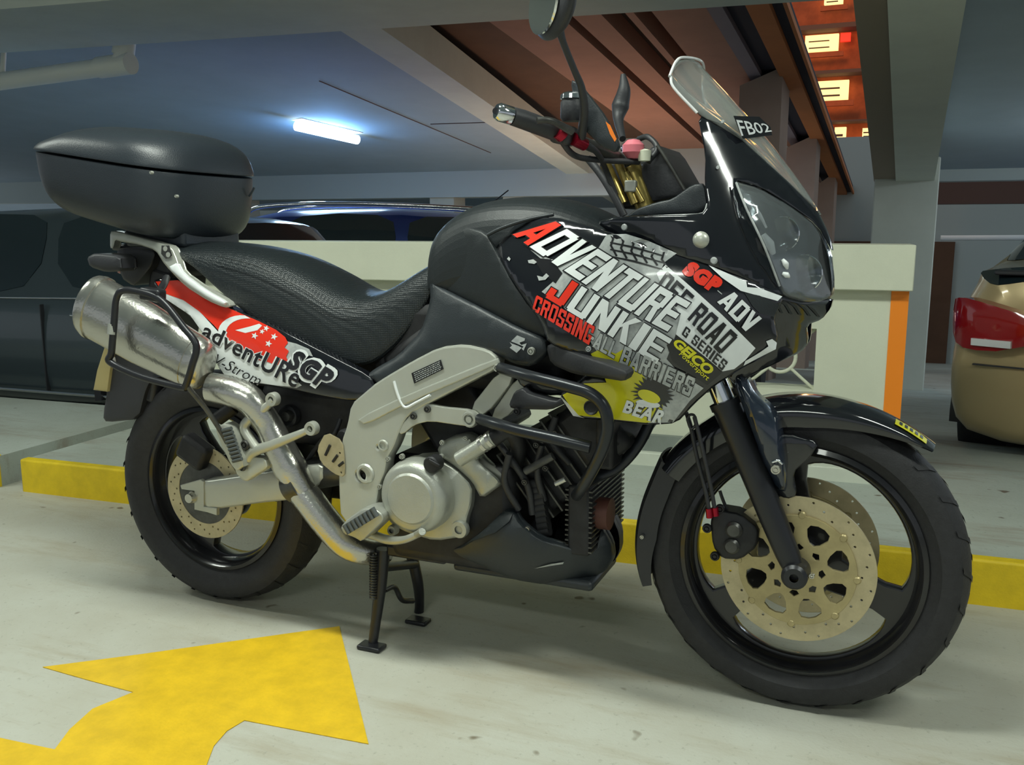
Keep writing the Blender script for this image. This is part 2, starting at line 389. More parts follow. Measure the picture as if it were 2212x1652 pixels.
# joints of the formwork in the slab
for (u0, v0, u1, v1) in ((690, 175, 1060, 330), (930, 268, 1120, 262)):
    a, b = PL(u0, v0, 1.857, 11), PL(u1, v1, 1.857, 11); tag(rod('trim_6', a, b, .006, M['facade'], None, 6), kind='structure')
tag(box('trim_7', (-22, 11, 1.47), (.2, 11.6, 2.3), M['cool']), kind='structure')
tag(box('wall_back', (-22, 16, -2.5), (1.5, 16.3, 2.6), M['cool']), kind='structure')
for xx in (-9.2, -5.2, -3.95, -1.6):
    w = .42; tag(box('trim_8', (xx, 11.1, -1.6), (xx+w, 11.5, 1.6), M['paintcol']), kind='structure')

# lit tube in the bay behind
lt = empty('ceiling_lamp', PL(735, 283, 1.86, 11)); tag(lt, 'lit fluorescent tube on the ceiling of the parking bay', 'lamp')
ta, tb = PL(640, 272, 1.78, 11), PL(772, 302, 1.78, 11); tb = ta+(tb-ta).normalized()*1.15 if (tb-ta).length > 1.6 else tb
child(tube('lamp_tube', [ta, tb], [.055, .055], M['tube'], None, 14, smooth=False), lt)
point('tube_glow_and_fill', (3.6, 6.6, 1.55), 22, (.8, .9, 1.0), .2)  # added point light to brighten the right-hand ceiling, no tube there
point('tube_glow_and_fill', (ta+tb)/2+Vector((0, -.02, -.09)), 60, (.16, .45, 1.0), .12)
up = Vector((0, 0, .075)); sd = (tb-ta).cross(up).normalized()*.11
child(prism('lamp_housing', [ta+up-sd, ta+up+sd, tb+up+sd, tb+up-sd], (0, 0, .04), M['fixture']), lt)
child(prism('end_bracket', [ta.lerp(tb, .3)+sd*.3+up, ta.lerp(tb, .34)+sd*.3+up, ta.lerp(tb, .32)+sd*.3-up*.6], sd*-.4, M['fixture']), lt)
for loc, sz, e in LAMPS_NEAR:
    h = box('ceiling_lamp', (loc[0]-sz[0]/2-.05, loc[1]-.13, 2.63), (loc[0]+sz[0]/2+.05, loc[1]+.13, 2.70), M['fixture'], None, .005)
    tag(h, 'strip lamp housing overhead '+{.5: 'above the motorcycle', 3.1: 'to the right beyond the front wheel', -2.4: 'to the left above the grey car', 1.2: 'behind the camera'}[loc[0]], 'lamp', 'driveway strip lamps')

# white waste pipe under the ceiling
pp = empty('waste_pipe', P(-200, 200, 4)); tag(pp, 'cream plastic drain pipe hung under the ceiling beam', 'pipe')
pa = [P(-500, 240, 3.9), P(-200, 205, 3.9), P(0, 176, 3.9), P(130, 158, 3.9), P(235, 143, 3.9), P(262, 130, 3.9), P(268, 95, 3.93), P(270, 60, 3.95)]
child(tube('pipe', pa, .072, M['pipe'], None, 18), pp)
child(rod('coupling', P(266, 118, 3.92), P(269, 90, 3.93), .086, M['pipe'], None, 18), pp)
child(rod('coupling', P(215, 146, 3.9), P(283, 137, 3.9), .084, M['pipe'], None, 18), pp)
child(rod('hanger', P(5, 172, 3.9), P(8, 112, 3.9), .022, M['pipe'], None, 10), pp)

# ramp of the floor above, seen through the opening: soffit strips running away
dv = (FW + _r*((1940-1106)/FPX) - UP*((690-826)/FPX)).normalized()
def near(u, y=5.2): return P(u, 79-(u-810)*79/980., y)
def strip(name, u0, u1, m_, L=16, lift=0, th=.12, back=2.5, y=5.2):
    up = Vector((0, 0, lift)); a, b = near(u0, y)-dv*back+up, near(u1, y)-dv*back+up; c, d = near(u1, y)+dv*L+up, near(u0, y)+dv*L+up
    return prism(name, [a, b, c, d], (0, 0, th), m_)
rp = empty('upper_ramp', near(1300)); tag(rp, 'underside of the upper ramp with salmon ribs and dark recesses', 'ramp')
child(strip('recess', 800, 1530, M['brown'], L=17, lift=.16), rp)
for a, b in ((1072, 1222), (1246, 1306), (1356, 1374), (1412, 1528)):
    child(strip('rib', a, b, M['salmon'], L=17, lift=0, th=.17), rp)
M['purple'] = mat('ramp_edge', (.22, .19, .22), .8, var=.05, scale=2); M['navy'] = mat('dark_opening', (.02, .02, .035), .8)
M['orangelit'] = mat('ochre_beam', (.50, .17, .05), .75, var=.08, scale=2); M['pinkcol'] = mat('pink_column', (.36, .27, .22), .8, var=.05, scale=2)
eb = empty('edge_beam', near(1600)); tag(eb, 'long orange edge beam of the upper ramp running away beside a dark gap', 'beam')
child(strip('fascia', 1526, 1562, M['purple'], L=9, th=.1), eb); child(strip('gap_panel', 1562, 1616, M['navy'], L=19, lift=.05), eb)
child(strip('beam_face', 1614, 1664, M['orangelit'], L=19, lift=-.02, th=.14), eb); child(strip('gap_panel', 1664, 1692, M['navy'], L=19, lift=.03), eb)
child(strip('rail', 1692, 1701, M['orangelit'], L=19, lift=-.01, th=.05), eb)
for k, (u0, u1, v, y) in enumerate(((1598, 1690, 185, 7.2), (1692, 1764, 322, 10.4), (1764, 1804, 400, 13.8))):
    a, b = P(u0, v, y), P(u1, v-12, y)
    c = mesh('ramp_column', [(a.x, y, -3), (b.x, y, -3), (b.x, y+.6, -3), (a.x, y+.6, -3), (a.x, y, a.z), (b.x, y, b.z+.12), (b.x, y+.6, b.z+.12), (a.x, y+.6, a.z)],
             [(0, 1, 2, 3), (7, 6, 5, 4), (0, 4, 5, 1), (1, 5, 6, 2), (2, 6, 7, 3), (3, 7, 4, 0)], M['pinkcol'], None, 0)
    tag(c, ['nearest pinkish column under the orange edge beam', 'middle pinkish column under the orange edge beam', 'farthest pinkish column under the orange edge beam'][k], 'column', 'ramp columns')
# sodium lamp washing the edge beam
pl = bpy.data.lights.new('sodium_lamp', 'POINT'); pl.energy = 26; pl.color = (1, .45, .08); pl.shadow_soft_size = .15
po = bpy.data.objects.new('sodium_lamp', pl); COL.objects.link(po); po.location = P(1738, 130, 8.6)
pl = bpy.data.lights.new('sodium_lamp', 'POINT'); pl.energy = 190; pl.color = (1, .62, .42); pl.shadow_soft_size = .4
po = bpy.data.objects.new('sodium_lamp', pl); COL.objects.link(po); po.location = (-1.2, 8.3, .2)

point('facade_fill', (-.9, 21.5, 1.5), 260, (1, .45, .16), .5)  # added orange fill brightening the facade, here and below, no lamp fixture
point('facade_fill', (-.9, 22, 6.5), 260, (1, .45, .16), .5)
# apartment block across the yard
YF = 26.
fb = empty('apartment_block', P(1800, 480, YF)); tag(fb, 'reddish apartment block with lit corridors across the yard', 'building')
def fpx(n, u0, v0, u1, v1, m_, y=YF, d=.3):
    a, b = P(u0, v1, y), P(u1, v0, y); return child(box(n, (a.x, y, a.z), (b.x, y+d, b.z), m_), fb)
fpx('facade', 1600, -60, 1930, 540, M['brick'], YF+.4, 1)
for v0, v1 in ((50, 66), (150, 163), (258, 268), (358, 369), (424, 446)): fpx('floor_slab', 1600, v0, 1930, v1, M['facade'], YF-.3, .8)
for (u0, v0, u1, v1, mm) in ((1738, 72, 1812, 112, 'glow'), (1762, 172, 1834, 217, 'glow'), (1801, 274, 1828, 318, 'glow'), (1862, 276, 1886, 300, 'glow'), (1780, -20, 1822, 10, 'glow')):
    w = fpx('window', u0, v0, u1, v1, M[mm], YF+.1, .2)
    for k in (.35, .7): fpx('window_bar', u0+(u1-u0)*.12, v0+(v1-v0)*k, u0+(u1-u0)*.72, v0+(v1-v0)*(k+.12), M['facade'], YF, .08)
    fpx('railing', u0-8, v1-2, u1+10, v1+14, M['brick'], YF-.2, .1)
fpx('red_lantern', 1815, 70, 1838, 90, M['glowred'], YF, .1)
for v in (395, 412): fpx('louvre', 1830, v, 1886, v+6, M['facade'], YF, .1)
fpx('lit_ceiling', 1800, 448, 1892, 470, M['white'], YF-3, 2); fpx('shop_wall', 1795, 470, 1892, 520, M['cream'], YF-.6, .2)  # white slab in place of a lamp-lit ceiling, its brightness painted in
for v in (474, 490): fpx('shop_window', 1852, v, 1886, v+9, M['brick'], YF-.8, .1)
tag(box('wall_yard', (-3, 15.4, -2.6), (2.5, 15.6, P(1830, 521, 15.4).z), M['brown']), kind='structure')

# column and beam on the right
yc = 7.0
c0, c1 = P(1889, 392, yc), P(2029, 392, yc)
cl = tag(box('column', (c0.x, yc, -1.2), (c1.x, yc+.55, c0.z+.2), M['paintcol'], None, .01), 'grey square column behind the cream wall and the gold car', 'column')
s0, s1 = PL(1926, 200, c0.z, yc), PL(2052, 200, c0.z, yc); q0 = PL(1935, 392, c0.z, yc); q1 = PL(2018, 392, c0.z, yc)
d0 = (s0-q0); d1 = (s1-q1)
tag(prism('trim_9', [q0-d0*.05, q1-d1*.05, q1+d1*2.2, q0+d0*2.2], (0, 0, .35), M['beam']), kind='structure')
t0 = PL(1866, 200, c0.z+.02, yc); r0 = PL(1888, 392, c0.z+.02, yc); dd = t0-r0
M['brownlit'] = mat('brownlit_beam', (.30, .25, .19), .85)  # brown light on the beam's side is painted into this colour
tag(prism('trim_10', [r0, q0+Vector((.1, 0, .02)), q0+d0*2.2+Vector((.1, 0, .02)), r0+dd*2.2], (0, 0, .3), M['brownlit']), kind='structure')
w0, w1 = PL(2040, 385, 1.62, 9), PL(2500, 380, 1.62, 9)
tag(prism('ceiling', [(1.7, 1.6, 1.62+.105*7.4), (7, 1.6, 1.62+.105*7.4), (7, 9.2, 1.6), (1.7, 9.2, 1.6)], (0, 0, .2), M['ceil']), kind='structure')
zz = P(2100, 335, 9.2).z
tag(box('trim_11', (1.7, 9.0, P(2100, 392, 9.2).z), (7, 9.3, zz+.6), M['cool']), kind='structure')
tag(box('trim_12', (1.7, 12, P(2100, 440, 12).z), (9, 12.4, 2.2), M['facade']), kind='structure')
tag(box('wall_far', (1.9, 15.5, -2.4), (12, 15.8, 2), M['cool']), kind='structure')
tag(rod('trim_13', P(2032, 514, 10), P(2500, 512, 10), .03, M['fixture'], None, 8), kind='structure')

# ------------------------------------------------------------------ cars
M['glass'] = mat('car_glass', (.015, .025, .03), .05, spec=.8, coat=.5)
M['rubber'] = mat('tyre_rubber', (.018, .018, .02), .62, var=.2, scale=60, bump=.4, bscale=300)
M['blackplastic'] = mat('black_plastic', (.025, .026, .03), .5, bump=.2)
M['chrome'] = mat('chrome', (.8, .82, .84), .12, 1)
M['redlens'] = mat('red_lens', (.28, .006, .008), .08, coat=1, spec=.8)
M['clearlens'] = mat('clear_lens', (.7, .7, .7), .1, coat=.5)
M['alloy'] = mat('alloy_wheel', (.45, .46, .48), .3, .8)
def carmat(n, c): return mat(n, c, .28, .35, coat=.6)
def car(name, label, paint, loc, rz, L=4.3, W=1.74, prof=None, scale=1, pitch=0):
    """stations: x, z_low, z_belt, z_top, half width; glass between belt and top in the cabin"""
    root = empty(name, (0, 0, 0)); tag(root, label, 'car')
    rings = []
    for x, zl, zb, zt, w in prof:
        cab = zt-zb > .15
        wt = w*(.80 if cab else .9)
        half = [(0, zl), (w*.85, zl), (w*.97, zl+.08), (w, zl+.24), (w*1.0, (zl+zb)/2+.08), (w*.975, zb-.06), (w*.94, zb)]
        half += [(wt+(w*.9-wt)*.35, zb+(zt-zb)*.72), (wt*.95, zt-.035), (wt*.78, zt-.008), (0, zt+.012)]
        ring = [(x, -a, b) for a, b in half]+[(x, a, b) for a, b in half[-2:0:-1]]
        rings.append(ring)
    n = len(rings[0]); vs = [v for r in rings for v in r]; body, glass = [], []
    H = 11
    for i in range(len(rings)-1):
        pa, pb_ = prof[i], prof[i+1]; ca, cb = pa[3]-pa[2] > .15, pb_[3]-pb_[2] > .15
        pillar = len(pa) > 5
        for k in range(n):
            k2 = (k+1) % n; f = (i*n+k, i*n+k2, (i+1)*n+k2, (i+1)*n+k)
            kk = k if k < H-1 else n-1-k
            side = kk in (6, 7); top = kk in (8, 9)
            thin = abs(pb_[0]-pa[0]) < .13
            if (ca and cb and side and not thin) or ((ca != cb) and (kk in (7, 8, 9))): glass.append(f)
            else: body.append(f)
    body.append(tuple(range(n))); body.append(tuple((len(rings)-1)*n+k for k in range(n)))
    def sel(fs):
        idx = sorted({i for f in fs for i in f}); mp = {a: b for b, a in enumerate(idx)}; return [vs[i] for i in idx], [tuple(mp[i] for i in f) for f in fs]
    a, b = sel(body); mesh('body', a, b, paint, root, 50, 1, bevel=0)
    a, b = sel(glass); a = [(x, y*1.004, z+.002) for x, y, z in a]; mesh('window_glass', a, b, M['glass'], root, 50, 1)
    xw = (prof[0][0]+.72, prof[-1][0]-.82)
    for xx in xw:
        for s in (-1, 1):
            r = .31; y0 = s*(W/2-.2)
            t = lathe('wheel', [(.0, -.06*s), (.2, -.04*s), (.21, .0), (.2, .17*s), (.24, .205*s), (.3, .2*s), (.315, .17*s), (.315, -.02), (.0, -.06*s)], (xx, y0, r), M['rubber'], root, 28)
            lathe('hub_cap', [(0, .16*s), (.05, .185*s), (.19, .165*s), (.2, .15*s), (0, .1*s)], (xx, y0, r), M['alloy'], t, 20)
            lathe('wheel_arch', [(.33, -.02), (.37, -.02), (.38, .212*s), (.33, .212*s)], (xx, y0, r), M['blackplastic'], root, 24, a0=-.1, a1=PI+.1, closed_prof=True)
    root.location = loc; root.rotation_euler = (pitch, 0, rz); root.scale = (scale,)*3
    return root
HATCH = [(-2.0, .42, .80, .88, .62), (-1.95, .28, .86, .98, .76), (-1.6, .22, .92, 1.36, .84), (-1.5, .2, .92, 1.40, .85), (-.55, .18, .90, 1.47, .86), (-.45, .18, .9, 1.475, .86), (.45, .18, .88, 1.45, .86), (.52, .18, .88, 1.44, .86), (1.0, .18, .87, .93, .85), (1.6, .2, .80, .84, .82), (1.95, .26, .66, .70, .74), (2.08, .36, .56, .60, .58)]
SEDAN = [(-2.21, .34, .72, .88, .74), (-2.17, .28, .82, .98, .80), (-2.05, .22, .90, 1.03, .84), (-1.65, .2, .93, 1.06, .86), (-1.05, .18, .93, 1.36, .87), (-.95, .18, .92, 1.39, .87), (-.2, .18, .90, 1.45, .87), (-.1, .18, .9, 1.45, .87), (.55, .18, .88, 1.40, .87), (.62, .18, .88, 1.38, .87), (1.2, .18, .87, .93, .86), (1.8, .2, .78, .82, .82), (2.12, .26, .64, .68, .72), (2.22, .36, .54, .58, .58)]
SUV = [(-2.2, .45, .85, .95, .72), (-2.15, .3, .95, 1.3, .82), (-2.0, .26, 1.0, 1.56, .87), (-1.9, .25, 1.0, 1.6, .88), (-.9, .24, 1.0, 1.67, .88), (-.8, .24, 1.0, 1.675, .88), (.15, .24, .98, 1.66, .88), (.25, .24, .98, 1.65, .88), (.55, .24, .98, 1.58, .88), (1.15, .24, .96, 1.04, .87), (1.8, .26, .88, .93, .84), (2.15, .32, .72, .76, .76), (2.28, .42, .6, .66, .6)]
def gz(y): return .12+SL*max(0, y-1.6)
c1 = car('hatchback', 'dark grey hatchback parked side-on at the left edge behind the muffler', carmat('grey_car_paint', (.055, .075, .085)), (-3.5, 2.75, -.235), PI+.05, prof=HATCH, scale=.94)
h = rod('door_handle', (-.95, .868, .80), (-.75, .868, .80), .014, M['chrome'], c1)
h = rod('door_handle', (.3, .868, .79), (.5, .868, .79), .014, M['chrome'], c1)
rod('sill_trim', (-1.0, .862, .30), (1.0, .862, .30), .012, M['chrome'], c1, 8)
rod('window_trim', (-1.5, .815, .915), (.95, .82, .87), .009, M['chrome'], c1, 8)
for xx in (-.5, .5): box('door_seam', (xx-.004, .84, .3), (xx+.004, .868, .86), M['blackplastic'], c1)
c2 = car('suv', 'dark blue estate car with roof rails beyond the cream wall', carmat('blue_car_paint', (.018, .045, .22)), (-3.35, 5.3, -.49), PI+.45, prof=SUV)
for s in (-1, 1):
    tube('roof_rail', [(-1.85, s*.62, 1.58), (-1.6, s*.62, 1.66), (-.5, s*.64, 1.71), (.3, s*.63, 1.69), (.5, s*.62, 1.61)], .018, M['chrome'], c2, 8)
rod('aerial', (-1.5, 0, 1.62), (-1.8, 0, 1.85), .006, M['blackplastic'], c2, 6)
c5 = car('pale_hatchback', 'car roof with its gleam painted pale, glimpsed between fuel tank and handlebar', carmat('roof_gleam_paint', (.5, .54, .58)), (-.35, 7.9, -.52), PI/2+.05, prof=HATCH)  # pale paint stands for a bright gleam on this roof
c3 = car('gold_sedan', 'gold sedan seen from behind at the right edge with red tail light', carmat('gold_car_paint', (.52, .40, .21)), (3.42, 4.25, -.16), 1.22, prof=SEDAN, scale=1.0)
c4 = car('blue_hatchback', 'blue car parked beyond the gold sedan, mostly hidden', carmat('bright_blue_paint', (.04, .12, .42)), (3.9, 9.6, -.70), PI/2, prof=HATCH)

# rear of the gold car: lamps, boot seams, bumper
def rearlamp(root, sx):
    st = [(.36, -2.262, .76, .80), (.50, -2.262, .70, .83), (.60, -2.258, .672, .855), (.68, -2.245, .668, .875), (.74, -2.222, .672, .885), (.78, -2.195, .69, .885), (.81, -2.15, .73, .875)]
    vs = []; fs = []
    for y, x, z0, z1 in st:
        for d in (0, .06):
            for t in (0, .35, .7, 1): vs.append((x+d-(.012 if 0 < t < 1 and d == 0 else 0), sx*(y-d*.5), z0+(z1-z0)*t))
    for i in range(len(st)-1):
        a, c = i*8, i*8+8
        for q in range(3): fs += [(a+q, a+q+1, c+q+1, c+q), (a+4+q, c+4+q, c+5+q, a+5+q)]
        fs += [(a, c, c+4, a+4), (a+3, a+7, c+7, c+3)]
    n = (len(st)-1)*8; fs += [(0, 4, 5, 1), (1, 5, 6, 2), (2, 6, 7, 3), (n, n+1, n+5, n+4), (n+1, n+2, n+6, n+5), (n+2, n+3, n+7, n+6)]
    o = mesh('tail_light', vs, fs, M['redlens'], root, 50)
    mesh('reversing_light', [(x, sx*y, z) for d in (0, .02) for y, z, x in ((.54, .69, -2.28+d), (.54, .72, -2.284+d), (.70, .72, -2.262+d), (.70, .69, -2.258+d))], [(0, 1, 2, 3), (7, 6, 5, 4), (0, 4, 5, 1), (1, 5, 6, 2), (2, 6, 7, 3), (3, 7, 4, 0)], M['clearlens'], o, 30)
for sx in (-1, 1): rearlamp(c3, sx)
box('bumper_seam', (-2.215, -.7, .60), (-2.19, .7, .606), M['blackplastic'], c3)
box('boot_spoiler', (-2.16, -.66, .985), (-2.02, .66, 1.005), M['blackplastic'], c3, .006)
box('number_plate', (-2.22, -.25, .66), (-2.195, .25, .76), M['dblack'] if 'dblack' in M else M['blackplastic'], c3, .004)

# ------------------------------------------------------------------ motorcycle materials
M['gloss'] = mat('gloss_black', (.008, .009, .012), .12, coat=.8)
M['panelgrey'] = mat('panel_grey', (.018, .023, .027), .42, bump=.25, bscale=500)
M['tankgrey'] = mat('tank_cover', (.012, .016, .018), .46, bump=.25, bscale=500)
M['alu'] = mat('aluminium_frame', (.50, .51, .45), .36, .45, var=.04, scale=8)
M['castalu'] = mat('cast_aluminium', (.44, .45, .40), .38, .5, var=.05, scale=12, bump=.25, bscale=300)
M['steel'] = mat('brushed_steel', (.56, .55, .50), .24, .9, bump=.3, bscale=160)
M['darksteel'] = mat('dark_steel', (.09, .09, .085), .4, .7, var=.3, scale=20)
M['engine'] = mat('engine_dark', (.022, .022, .024), .55, .3, var=.3, scale=30)
M['forkblack'] = mat('fork_black', (.02, .021, .025), .33, .2)
M['disc'] = mat('dusty_disc', (.50, .43, .27), .38, .55, var=.12, scale=25)
M['carrier'] = mat('disc_carrier', (.42, .35, .18), .42, .5, var=.1, scale=25)
M['rim'] = mat('rim_black', (.012, .012, .014), .25, coat=.3)
M['red'] = mat('decal_red', (.75, .035, .015), .25, coat=.3)
M['dwhite'] = mat('decal_white', (.74, .77, .77), .25, coat=.3, var=.03, scale=30)
M['dgrey'] = mat('decal_grey', (.48, .50, .49), .25, coat=.3, col2=(.30, .32, .32), scale=40)
M['dblack'] = mat('decal_black', (.012, .012, .014), .25, coat=.3)
M['dyellow'] = mat('decal_yellow', (.66, .62, .015), .25, coat=.3)
M['clear'] = mat('clear_screen', (.80, .83, .80), .06, spec=.7, trans=.86); M['clear'].node_tree.nodes['Principled BSDF'].inputs['IOR'].default_value = 1.12
M['lens'] = mat('headlight_glass', (.80, .84, .86), .03, coat=1, trans=.94); M['lens'].node_tree.nodes['Principled BSDF'].inputs['IOR'].default_value = 1.2
M['reflector'] = mat('reflector', (.20, .22, .23), .16, .9, bump=1.0, bscale=22)
M['gold'] = mat('brass_clamp', (.42, .32, .10), .3, .8, var=.2, scale=60)
M['anodred'] = mat('red_anodised', (.35, .01, .03), .2, .7)
M['pink'] = mat('pink_cap', (.62, .16, .2), .4)
M['rubberpad'] = mat('peg_rubber', (.08, .09, .09), .7)
M['plate'] = mat('plate_tan', (.34, .28, .12), .5)
M['bronze'] = mat('rusty_horn', (.09, .03, .02), .6)
# seat: woven vinyl
M['seat'] = mat('seat_vinyl', (.009, .013, .015), .40)
nt = M['seat'].node_tree; tc = nt.nodes.new('ShaderNodeTexCoord'); vo = nt.nodes.new('ShaderNodeTexVoronoi'); vo.inputs['Scale'].default_value = 230; vo.inputs['Randomness'].default_value = .15
bp = nt.nodes.new('ShaderNodeBump'); bp.inputs['Strength'].default_value = .55; bp.inputs['Distance'].default_value = .003
nt.links.new(tc.outputs['Object'], vo.inputs['Vector']); nt.links.new(vo.outputs['Distance'], bp.inputs['Height']); nt.links.new(bp.outputs[0], nt.nodes['Principled BSDF'].inputs['Normal'])

BK = empty('motorcycle', (0, 0, 0)); tag(BK, 'black touring motorcycle with silver frame and lettered fairing, standing on its centre stand', 'motorcycle')
RW = (0, 0, .321); FWH = (1.535, 0, .33)

# ---- wheels
def tyre(name, c, R, w, rim, groove):
    h = w/2; prof = [(rim, -h*.62), (rim+.012, -h*.74), (R-.055, -h*.98), (R-.035, -h), (R-.018, -h*.88), (R-.006, -h*.55), (R, -h*.18), (R, h*.18), (R-.006, h*.55), (R-.018, h*.88), (R-.035, h), (R-.055, h*.98), (rim+.012, h*.74), (rim, h*.62)]
    t = lathe(name, prof, c, M['rubber'], BK, 96)
    parts = []
    for k in range(groove):                      # raised tread blocks between the cut grooves
        for s in (-1, 1):
            a = 2*PI*(k+.5*(s > 0))/groove; vs = []
            path = [(-.02, .10), (.03, .5), (.085, .93)]
            for da, q in path:
                for e in (0, .075):
                    rr = R+.0006-(.0 if q < .2 else .006*(q/.55)**2 if q < .6 else .018*(q-.3)/.6)
                    aa = a+da+e*.55; vs.append((c[0]+(rr+.0016)*math.cos(aa), s*h*q, c[2]+(rr+.0016)*math.sin(aa)))
            parts.append((vs, [(0, 1, 3, 2), (2, 3, 5, 4)]))
    vs, fs = [], []
    for a, b in parts:
        n = len(vs); vs += a; fs += [tuple(i+n for i in f) for f in b]
    if vs: tag(mesh('tread_block', vs, fs, M['rubber'], t, 0, fix=False), kind='stuff')
    return t
tyre('rear_tyre', RW, .321, .152, .222, 26); tyre('front_tyre', FWH, .329, .112, .245, 26)
def wheel(name, c, rim, w, wins, a0, r0, r1, half, m_, spoketh):
    h = w/2
    rimo = lathe(name, [(rim+.006, -h), (rim-.004, -h-.004), (rim-.012, -h*.92), (rim-.016, -h*.6), (rim-.020, -h*.2), (rim-.020, h*.2), (rim-.016, h*.6), (rim-.012, h*.92), (rim-.004, h+.004), (rim+.006, h)], c, m_, BK, 96, closed_prof=True)
    outer = circ(c[0], c[2], rim-.018, 72); loops = [outer]
    for k in range(wins):
        a = a0+2*PI*k/wins; lp = []
        for j in range(13): t = a-half+2*half*j/12; lp.append((r1-.018*abs(j/6-1)**6, t))
        for j in range(9): t = a+half*(.72-.72*2*j/8*1)*.95; lp.append((r0+.012*(1-abs(j/4-1)), t))
        pl_ = chaikin([(c[0]+r*math.cos(t), c[2]+r*math.sin(t)) for r, t in lp], 1); loops.append(pl_)
        sa = a+PI/wins; cs, sn = math.cos(sa), math.sin(sa); sl = []
        for dx, dz in [(.014*math.cos(q), .006*math.sin(q)) for q in [2*PI*i/10 for i in range(10)]]:
            sl.append((c[0]+(r0+.062)*cs-dx*sn, c[2]+(r0+.062)*sn+dx*cs+dz*.5))
        loops.append(sl)
    sp = plate('spokes', loops, c[1], spoketh, m_, rimo, .004)
    lathe('hub', [(0, -h*.95), (.045, -h*.95), (.05, -h*.8), (.05, h*.8), (.045, h*.95), (0, h*.95)], c, m_, rimo, 32)
    return rimo
wheel('rear_rim', RW, .222, .115, 3, math.radians(-56), .080, .203, math.radians(51), M['rim'], .016)
wheel('front_rim', FWH, .245, .085, 3, math.radians(-81), .080, .2245, math.radians(53), M['rim'], .014)
def disc(c, y, ro, ri, nb, m_, carrier_r):
    loops = [circ(c[0], c[2], ro, 72), circ(c[0], c[2], ri, 60)]
    for k in range(36):
        a = 2*PI*k/36; q = (k % 3)/2; r = ri+(ro-ri)*(.22+.56*q); loops.append(circ(c[0]+r*math.cos(a), c[2]+r*math.sin(a), .0032, 7))
    d = plate('brake_disc', loops, y, .0025, m_, BK, .0006)
    lp = [circ(c[0], c[2], carrier_r, 60)]
    for k in range(nb):
        a = 2*PI*k/nb+.35; hw = PI/nb
        tri = [(carrier_r*.86, a-hw*.74), (carrier_r*.93, a), (carrier_r*.86, a+hw*.74), (carrier_r*.56, a+hw*.42), (carrier_r*.52, a-hw*.42)]
        lp.append(chaikin([(c[0]+r*math.cos(t), c[2]+r*math.sin(t)) for r, t in tri], 1))
        t2 = a+hw; sl = [(carrier_r*.44, t2-hw*.55), (carrier_r*.50, t2), (carrier_r*.44, t2+hw*.55), (carrier_r*.37, t2+hw*.3), (carrier_r*.37, t2-hw*.3)]
        lp.append([(c[0]+r*math.cos(t), c[2]+r*math.sin(t)) for r, t in sl])
    cr = plate('disc_carrier', lp, y-.004, .004, M['carrier'], d, .001)
    for k in range(nb):
        a = 2*PI*k/nb+.35+PI/nb; r = (carrier_r+ri)/2
        lathe('disc_button', [(0, -.009), (.006, -.009), (.0085, -.006), (.0085, .004), (0, .004)], (c[0]+r*math.cos(a), y, c[2]+r*math.sin(a)), M['carrier'], d, 12)
    return d
disc(FWH, -.078, .155, .118, 8, M['disc'], .117)
disc(FWH, .078, .155, .118, 8, M['disc'], .117)
plate('brake_disc', [circ(0, .321, .127, 64), circ(0, .321, .088, 48)]+[circ((.096+.01*(k % 3))*math.cos(2*PI*k/42), .321+(.096+.01*(k % 3))*math.sin(2*PI*k/42), .0032, 7) for k in range(42)], -.085, .0025, M['disc'], BK, .0006)
lathe('disc_carrier', [(.03, -.09), (.092, -.086), (.092, -.078), (.03, -.075)], RW, M['darksteel'], BK, 40, closed_prof=True)
lathe('axle', [(0, -.15), (.012, -.15), (.016, -.14), (.016, .15), (0, .15)], RW, M['steel'], BK, 20)

# ---- swing arm
def pplate(name, px, y, th, m_, holes=(), par=BK, bev=.002, it=1):
    lo = [pxl(chaikin(px, it, .2) if it else px, y)]
    for (u, v, r) in holes:
        c = P(u, v, y); lo.append(circ(c.x, c.z, r, 16))
    return plate(name, lo, y, th, m_, par, bev)
sw = panel('swing_arm', [(436, 1038), (470, 1034), (600, 1014), (640, 1006), (700, 1000), (700, 1040), (640, 1078), (560, 1086), (452, 1101), (440, 1094)], -.135, M['alu'], BK, th=.05, r=.010, rpx=10)[0]
pplate('axle_plate', [(394, 1048), (436, 1036), (442, 1040), (442, 1094), (470, 1098), (470, 1110), (452, 1104), (424, 1098), (424, 1058), (396, 1054)], -.13, .006, M['alu'], par=sw, it=0)
bolt(412, 1073, -.135, .015, M['darksteel'], sw, 'axle_nut', .014)
tube('swing_arm_brace', [P(640, 1030, -.10), P(745, 1010, -.08), P(800, 1000, 0)], [.04, .042, .04], M['darksteel'], sw, 14)
box('swing_arm_left', (.0, .095, .285), (.42, .135, .35), M['darksteel'], sw, .008)
# rear brake caliper
box('rear_caliper', (-.06, -.12, .40), (.03, -.07, .47), M['engine'], BK, .012, Matrix.Rotation(.5, 3, 'Y'))
rod('caliper_pin', P(470, 905, -.13), P(505, 880, -.11), .018, M['engine'], BK)

# ---- main frame
fr = pplate('frame', [(800, 848), (826, 826), (900, 782), (958, 752), (1010, 746), (1062, 757), (1080, 772), (1078, 790), (1020, 820), (900, 882), (882, 900), (868, 930), (858, 958), (842, 985), (838, 1012), (826, 1042), (815, 1105), (800, 1130), (750, 1116), (746, 1050), (746, 1000), (752, 950), (764, 915), (772, 872)], -.175, .022, M['alu'], [(828, 962, .009), (789, 1023, .018)], bev=.0045)
for q in ((828, 962, .012), (789, 1023, .021)):
    c = P(q[0], q[1], -.198); lathe('boss', [(q[2]*.75, -.004), (q[2], -.004), (q[2]*1.15, 0), (q[2]*.75, .002)], c, M['alu'], fr, 24, closed_prof=True)
bolt(790, 1025, -.175, .013, M['engine'], fr, 'pivot_bolt')
